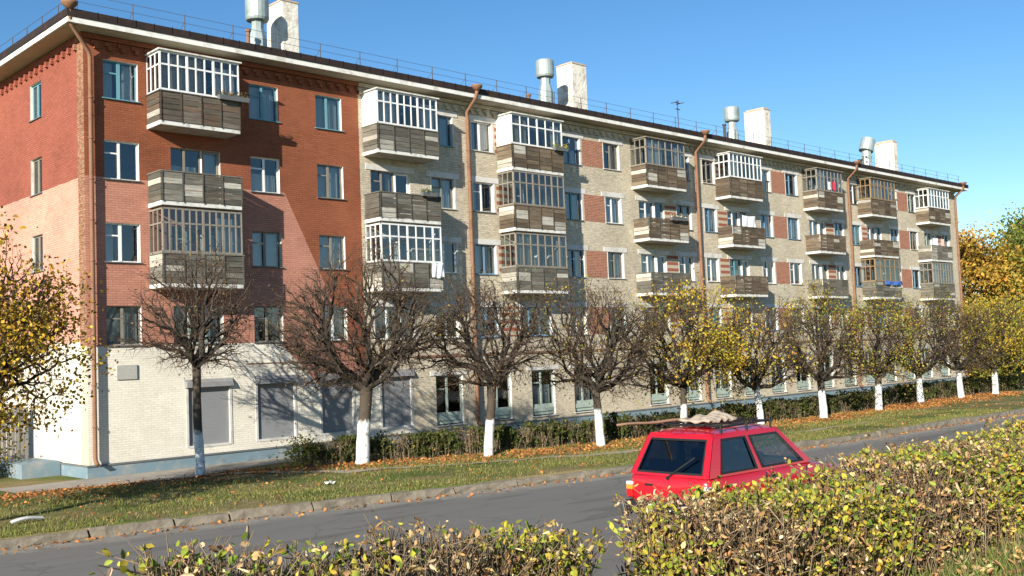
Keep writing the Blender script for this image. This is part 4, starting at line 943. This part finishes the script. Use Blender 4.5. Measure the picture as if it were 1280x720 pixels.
# ------------------------------------------------------------------ red car
def road_car(cx, cy, rz, S):
    cz = float(road_z(cx, cy))
    t = thing('red_hatchback', 'small red hatchback car seen from behind on the road with a loaded roof rack', 'car', (cx, cy, cz+.004), rz); t.scale = (S, S, S)
    # lower body : stations along the length, half-section profile
    st = [(0.0, .55, .60, .785), (.02, .62, .50, .815), (.07, .675, .36, .83), (.25, .70, .30, .83), (.6, .71, .27, .83), (1.2, .715, .25, .83), (1.8, .715, .25, .828), (2.3, .71, .27, .825), (2.6, .70, .28, .79), (2.95, .68, .30, .735), (3.12, .64, .34, .68), (3.19, .58, .42, .59)]
    V, F = [], []; K = None
    for (x, hw, zl, zt) in st:
        half = [(.0, zl), (hw*.82, zl), (hw*.97, zl+.06), (hw, zl+(zt-zl)*.38), (hw*1.0, zl+(zt-zl)*.62), (hw*.985, zl+(zt-zl)*.80), (hw*.96, zt-.03), (hw*.90, zt), (0, zt+.012)]
        ring = half+[(-a, b) for a, b in half[-2:0:-1]]; K = len(ring); V += [(x, a, b) for a, b in ring]
    for i in range(len(st)-1):
        for k in range(K): F.append((i*K+k, i*K+(k+1) % K, (i+1)*K+(k+1) % K, (i+1)*K+k))
    F += [tuple(range(K))[::-1], tuple((len(st)-1)*K+k for k in range(K))]
    mb = MB(); mb.add(V, F); body = mb.build('body', 'carred', t, True, 0)
    md = body.modifiers.new('edges', 'BEVEL'); md.width = .02; md.segments = 2; md.angle_limit = RAD(35)
    # greenhouse : curved rings from belt to roof
    def ring(f):
        zz = .83+f*.53; hw = .655-.125*f-.02*math.sin(f*math.pi)*-1; xr_ = .05+.29*max(f, 0)**1.15; xf = 2.36-.66*f
        return zz, hw, xr_, xf
    fs_ = [0, .12, .5, .88, 1.0]
    gm = MB(); grid = {}
    def P(side, u, f):
        zz, hw, xa, xb = ring(f)
        if side == 'rear': return (xa-.03*(1-(2*u-1)**2), hw*(1-2*u)*.985, zz)
        if side == 'right': return (xa+(xb-xa)*u, -hw, zz)
        if side == 'left': return (xb+(xa-xb)*u, hw, zz)
        return (xb+.07*(1-(2*u-1)**2), -hw*(1-2*u), zz)
    spec = {'rear': [(.075, .925)], 'right': [(.10, .455), (.495, .93)], 'left': [(.07, .505), (.545, .90)], 'front': [(.05, .95)]}
    glassm = {'rear': 'carglass', 'right': 'carglass', 'left': 'carglassclear', 'front': 'carglassclear'}
    for side, wins in spec.items():
        cuts = sorted({0, 1, *[q for w_ in wins for q in w_]}); fv = [0, .06, .88, 1.0] if side != 'front' else [0, .04, .92, 1]
        if side in ('rear', 'front'): cuts = sorted(set(cuts) | {.25, .5, .75})
        for i in range(len(cuts)-1):
            for j in range(3):
                um = (cuts[i]+cuts[i+1])/2
                inside = j == 1 and any(a < um < b for a, b in wins)
                A = [P(side, cuts[i], fv[j]), P(side, cuts[i+1], fv[j]), P(side, cuts[i+1], fv[j+1]), P(side, cuts[i], fv[j+1])]
                if not inside: gm.quad(*A)
        for wi, (a, b) in enumerate(wins):
            us = [q for q in cuts if a <= q <= b]; pm = MB(); seal = MB()
            inn = Vector({'rear': (1, 0, 0), 'right': (0, 1, 0), 'left': (0, -1, 0), 'front': (-1, 0, 0)}[side])*.012
            for p_, q_ in zip(us[:-1], us[1:]):
                A = [Vector(P(side, p_, fv[1]))+inn, Vector(P(side, q_, fv[1]))+inn, Vector(P(side, q_, fv[2]))+inn, Vector(P(side, p_, fv[2]))+inn]; pm.quad(*A)
            nmw = {'rear': 'rear_window', 'front': 'windscreen'}.get(side, 'side_window')
            wo = pm.build(nmw, 'carglassclear' if side == 'right' and wi == 1 else glassm[side], t)
            nn = inn*-.6
            for p_, q_ in zip(us[:-1], us[1:]):
                for (f0, f1) in ((fv[1], fv[1]+.05), (fv[2]-.05, fv[2])):
                    seal.quad(*[Vector(P(side, uu, ff))+nn*.5 for uu, ff in ((p_, f0), (q_, f0), (q_, f1), (p_, f1))])
            e_ = .02 if side in ('right', 'left') else .018
            for (p_, q_) in ((a, a+e_), (b-e_, b)):
                seal.quad(*[Vector(P(side, uu, ff))+nn*.5 for uu, ff in ((p_, fv[1]+.05), (q_, fv[1]+.05), (q_, fv[2]-.05), (p_, fv[2]-.05))])
            seal.build('window_seal', 'black', wo)
            if side == 'rear':
                wp = MB(); a_ = Vector(P('rear', .52, -.02))+Vector((-.03, 0, 0)); b_ = Vector(P('rear', .82, .47))+Vector((-.035, 0, 0)); wp.tube([a_, (a_+b_)/2+Vector((-.012, 0, .0)), b_], .011, 6); wp.tube([a_+Vector((.04, 0, -.03)), a_], .025, 8); wp.build('wiper', 'black', wo)
    # roof panel with rounded edge
    nx_, ny_ = 10, 10; V = []
    zz, hw, xa, xb = ring(1.0)
    for i in range(nx_+1):
        for j in range(ny_+1):
            u, v = i/nx_, j/ny_*2-1; ed = (1-abs(v)**4)*(1-abs(2*u-1)**6)
            xs_r = xa-.03*(1-v*v); xs_f = xb+.07*(1-v*v)
            V.append((xs_r+(xs_f-xs_r)*u, hw*v*(.985 if i in (0,) else 1.0), zz+.055*ed**.8))
    gm.add(V, [(i*(ny_+1)+j, (i+1)*(ny_+1)+j, (i+1)*(ny_+1)+j+1, i*(ny_+1)+j+1) for i in range(nx_) for j in range(ny_)])
    cab = gm.build('cabin', 'carred', t, True)
    bq = bmesh.new(); bq.from_mesh(cab.data); bmesh.ops.remove_doubles(bq, verts=bq.verts, dist=.002); bmesh.ops.recalc_face_normals(bq, faces=bq.faces); bq.to_mesh(cab.data); bq.free()
    md = cab.modifiers.new('rounded_edges', 'BEVEL'); md.width = .035; md.segments = 3; md.limit_method = 'ANGLE'; md.angle_limit = RAD(28); md.harden_normals = True
    # pieces
    mb = MB(); mb.box(-.10, .05, -.66, .66, .36, .50); mb.box(-.06, .22, .661, .70, .37, .49); mb.box(-.06, .22, -.70, -.661, .37, .49); mb.build('bumper', 'black', t, False, .02)
    mb = MB(); mb.box(3.12, 3.26, -.62, .62, .36, .50); mb.build('bumper', 'black', t, False, .02)
    for sgn in (1, -1):
        y0, y1 = sorted((sgn*.575, sgn*.678))
        mb = MB(); mb.box(-.022, .06, y0, y1, .53, .63, 1); mb.box(-.024, .062, y0, y1, .632, .69, 0); mb.box(-.022, .06, y0, y1, .692, .735, 2); mb.build('tail_light', ('amber', 'redlens', 'clear'), t, False, .008)
    mb = MB(); mb.box(-.115, -.102, -.22, .22, .385, .485); mb.build('number_plate', 'cloth', t, False, .004)
    mb = MB(); mb.box(-.02, .0, .22, .36, .70, .722); mb.build('tailgate_handle', 'black', t, False, .004)
    mb = MB(); mb.box(.08, 2.5, -.724, -.716, .50, .56); mb.box(.08, 2.5, .716, .724, .50, .56); mb.build('side_trim', 'black', t)
    for sgn in (1, -1):
        mb = MB(); yy = sgn*.717
        for xx in (1.18, 2.12):
            mb.box(xx-.004, xx+.004, min(yy, yy-sgn*.01), max(yy, yy-sgn*.01), .32, .81)
        mb.build('door_gap', 'black', t)
        mb = MB(); mb.box(1.24, 1.40, min(yy, yy+sgn*.025), max(yy, yy+sgn*.025), .74, .77); mb.build('door_handle', 'black', t)
        if sgn > 0: mb = MB(); mb.box(2.08, 2.2, .66, .82, .86, .97); mb.build('wing_mirror', 'black', t, False, .02)
        for xx in (.50, 2.58):
            wl = MB(); wl.tube([(xx, sgn*.55, .265), (xx, sgn*.58, .265), (xx, sgn*.71, .265), (xx, sgn*.735, .265)], [.25, .265, .265, .245], 24); wo = wl.build('wheel', 'rubber', t, False, .01)
            rm = MB(); rm.tube([(xx, sgn*.70, .265), (xx, sgn*.742, .265), (xx, sgn*.748, .265)], [.17, .165, .05], 20); rm.build('rim', 'rim', wo)
            ar = MB(); n_ = 14
            for q in range(n_):
                a0, a1 = math.pi*q/n_, math.pi*(q+1)/n_
                pts_ = [(xx+math.cos(a_)*r_, sgn*.722, .265+math.sin(a_)*r_) for a_, r_ in ((a0, .27), (a1, .27), (a1, .315), (a0, .315))]
                ar.quad(*pts_)
            ar.build('wheel_arch', 'black', t)
    mb = MB()
    for yy in (-.33, .33):
        mb.box(1.35, 1.85, yy-.24, yy+.24, .42, .56); mb.box(1.22, 1.36, yy-.24, yy+.24, .56, 1.06); mb.box(1.25, 1.33, yy-.11, yy+.11, 1.09, 1.24)
    mb.box(.32, .46, -.58, .58, .56, 1.0); mb.box(.4, .9, -.58, .58, .42, .56); mb.box(1.98, 2.25, -.60, .60, .72, .90); mb.build('seats', 'seat', t, False, .03)
    mb = MB(); mb.tube([(1.86+.17*math.sin(a_)*.35, .33+.17*math.cos(a_), .93+.17*math.sin(a_)) for a_ in np.linspace(0, 2*math.pi, 17)], .012, 6); mb.build('steering_wheel', 'black', t)
    rk = MB()
    for yy in (-.50, .50): rk.tube([(.42, yy, 1.435), (1.66, yy, 1.455)], .014, 8)
    for xx in (.5, 1.05, 1.6):
        rk.tube([(xx, -.56, 1.45), (xx, .56, 1.45)], .014, 8)
        for yy in (-.525, .525): rk.tube([(xx, yy, 1.345), (xx, yy, 1.46)], .016, 8)
    for yy in (-.3, -.1, .1, .3): rk.tube([(.44, yy, 1.462), (1.64, yy, 1.475)], .009, 6)
    rk.build('roof_rack', 'black', t)
    return t, cz
CX, CY, CR, CS = -1.60, -25.05, RAD(-1.9), 1.125
car, CZ = road_car(CX, CY, CR, CS)
def cp(l, w_, h): return Vector((CX+CS*(l*math.cos(CR)-w_*math.sin(CR)), CY+CS*(l*math.sin(CR)+w_*math.cos(CR)), CZ+CS*h))
mb = MB(); a_, b_ = cp(-.28, .56, 1.50), cp(1.0, .30, 1.50); pts_ = [a_+(b_-a_)*i/8+Vector((0, 0, .008*math.sin(i*1.3))) for i in range(9)]
mb.tube(pts_, [.016, .018, .02, .02, .022, .022, .022, .024, .024], 8)
tag(mb.build('wooden_pole', 'pole', None, True), 'long thin brown wooden pole on the car roof rack, sticking out behind', 'pole')
# folded tarpaulin bundle
def bundle():
    rg = np.random.default_rng(9); n, m = 28, 14; V = []
    for j in range(m+1):
        for i in range(n+1):
            u, v = i/n, j/m
            l = .62+.62*u; wv = -.25+.5*v; h = 1.478+.055*(max(0,math.sin(u*math.pi))**.5)*(max(0,math.sin(v*math.pi))**.6)*(.55+.75*u)+.02*math.sin(u*17+v*4)*math.sin(v*11+u*5)+.012*math.sin(u*31)
            if u > .72: h += .07*(u-.72)/.28*math.sin(v*math.pi)
            V.append(cp(l, wv, h))
    mb = MB(); mb.add(V, [(j*(n+1)+i, j*(n+1)+i+1, (j+1)*(n+1)+i+1, (j+1)*(n+1)+i) for j in range(m) for i in range(n)])
    o = mb.build('folded_tarpaulin', 'tarp', None, True); md = o.modifiers.new('thickness', 'SOLIDIFY'); md.thickness = .03; md.offset = 1
    tag(o, 'crumpled beige canvas bundle tied on the roof rack of the red car', 'tarpaulin')
bundle()

# ------------------------------------------------------------------ odds and ends at the left
t = thing('plank_fence', 'grey weathered plank fence meeting the end wall behind the golden tree', 'fence', (-10.2, 4.85, -.15))
rnd = random.Random(3)
mb = MB()
for i in range(66): x = i*.15+.1; mb.box(x, x+.13, -.012+rnd.uniform(-.01, .01), .012, 0, 2.3+rnd.uniform(-.05, .05))
mb.build('planks', 'fence', t)
for i in range(5): mb = MB(); mb.box(i*2.4-.06+.05, i*2.4+.11, .03, .15, -.1, 2.4); mb.build('post', 'fence', t)
rg = np.random.default_rng(71); n = 1800
t = thing('shrub', 'dark leafy shrub before the plank fence at the left edge', 'shrub', (-2.3, 3.7, -.15))
q = np.c_[rg.normal(0, .6, n), rg.normal(0, .5, n), np.abs(rg.normal(.55, .35, n))]
leaves_mesh('foliage', q, rg.uniform(.07, .12, n), pick(rg, n, [(.04, .05, .018, 3), (.08, .08, .025, 2), (.16, .11, .03, 1)]), rg, ('leaf',), t)
mb = MB()
for i in range(16): a_ = i*.8; mb.tube([(.1*math.cos(a_), .1*math.sin(a_), -.1), (.5*math.cos(a_), .4*math.sin(a_), 1.0)], [.015, .004], 4)
mb.build('stems', 'pole', t)
mb = MB(); P_ = []
for i in range(9): P_.append((-5.75+i*.1, -10.2+.04*i, .07+float(gz(-5.5, -10.2))+.035*math.sin(i*.5)))
for p_, q_ in zip(P_[:-1], P_[1:]): mb.add([(p_[0], p_[1]-.07, p_[2]), (q_[0], q_[1]-.07, q_[2]), (q_[0], q_[1]+.07, q_[2]+.03), (p_[0], p_[1]+.07, p_[2]+.03), (p_[0], p_[1]-.07, p_[2]-.02), (q_[0], q_[1]-.07, q_[2]-.02), (q_[0], q_[1]+.07, q_[2]+.01), (p_[0], p_[1]+.07, p_[2]+.01)], [(0, 1, 2, 3), (7, 6, 5, 4), (0, 4, 5, 1), (2, 6, 7, 3)])
tag(mb.build('plastic_strip', 'white'), 'discarded white plastic strip lying on the verge at the left edge', 'litter')
mb = MB(); V = []
for j in range(5):
    for i in range(5): V.append((i*.06+.01*math.sin(j*2), j*.05, .02+.05*math.sin(i*1.7+j)*math.cos(j*2.1)+.04))
mb.add(V, [(j*5+i, j*5+i+1, j*5+i+6, j*5+i+5) for j in range(4) for i in range(4)]); o = mb.build('crumpled_paper', 'white', None); o.location = (2.6, -10.0, float(gz(2.6, -10.0))); md = o.modifiers.new('thickness', 'SOLIDIFY'); md.thickness = .01
tag(o, 'scrap of crumpled white paper on the grass verge before the second linden', 'litter')
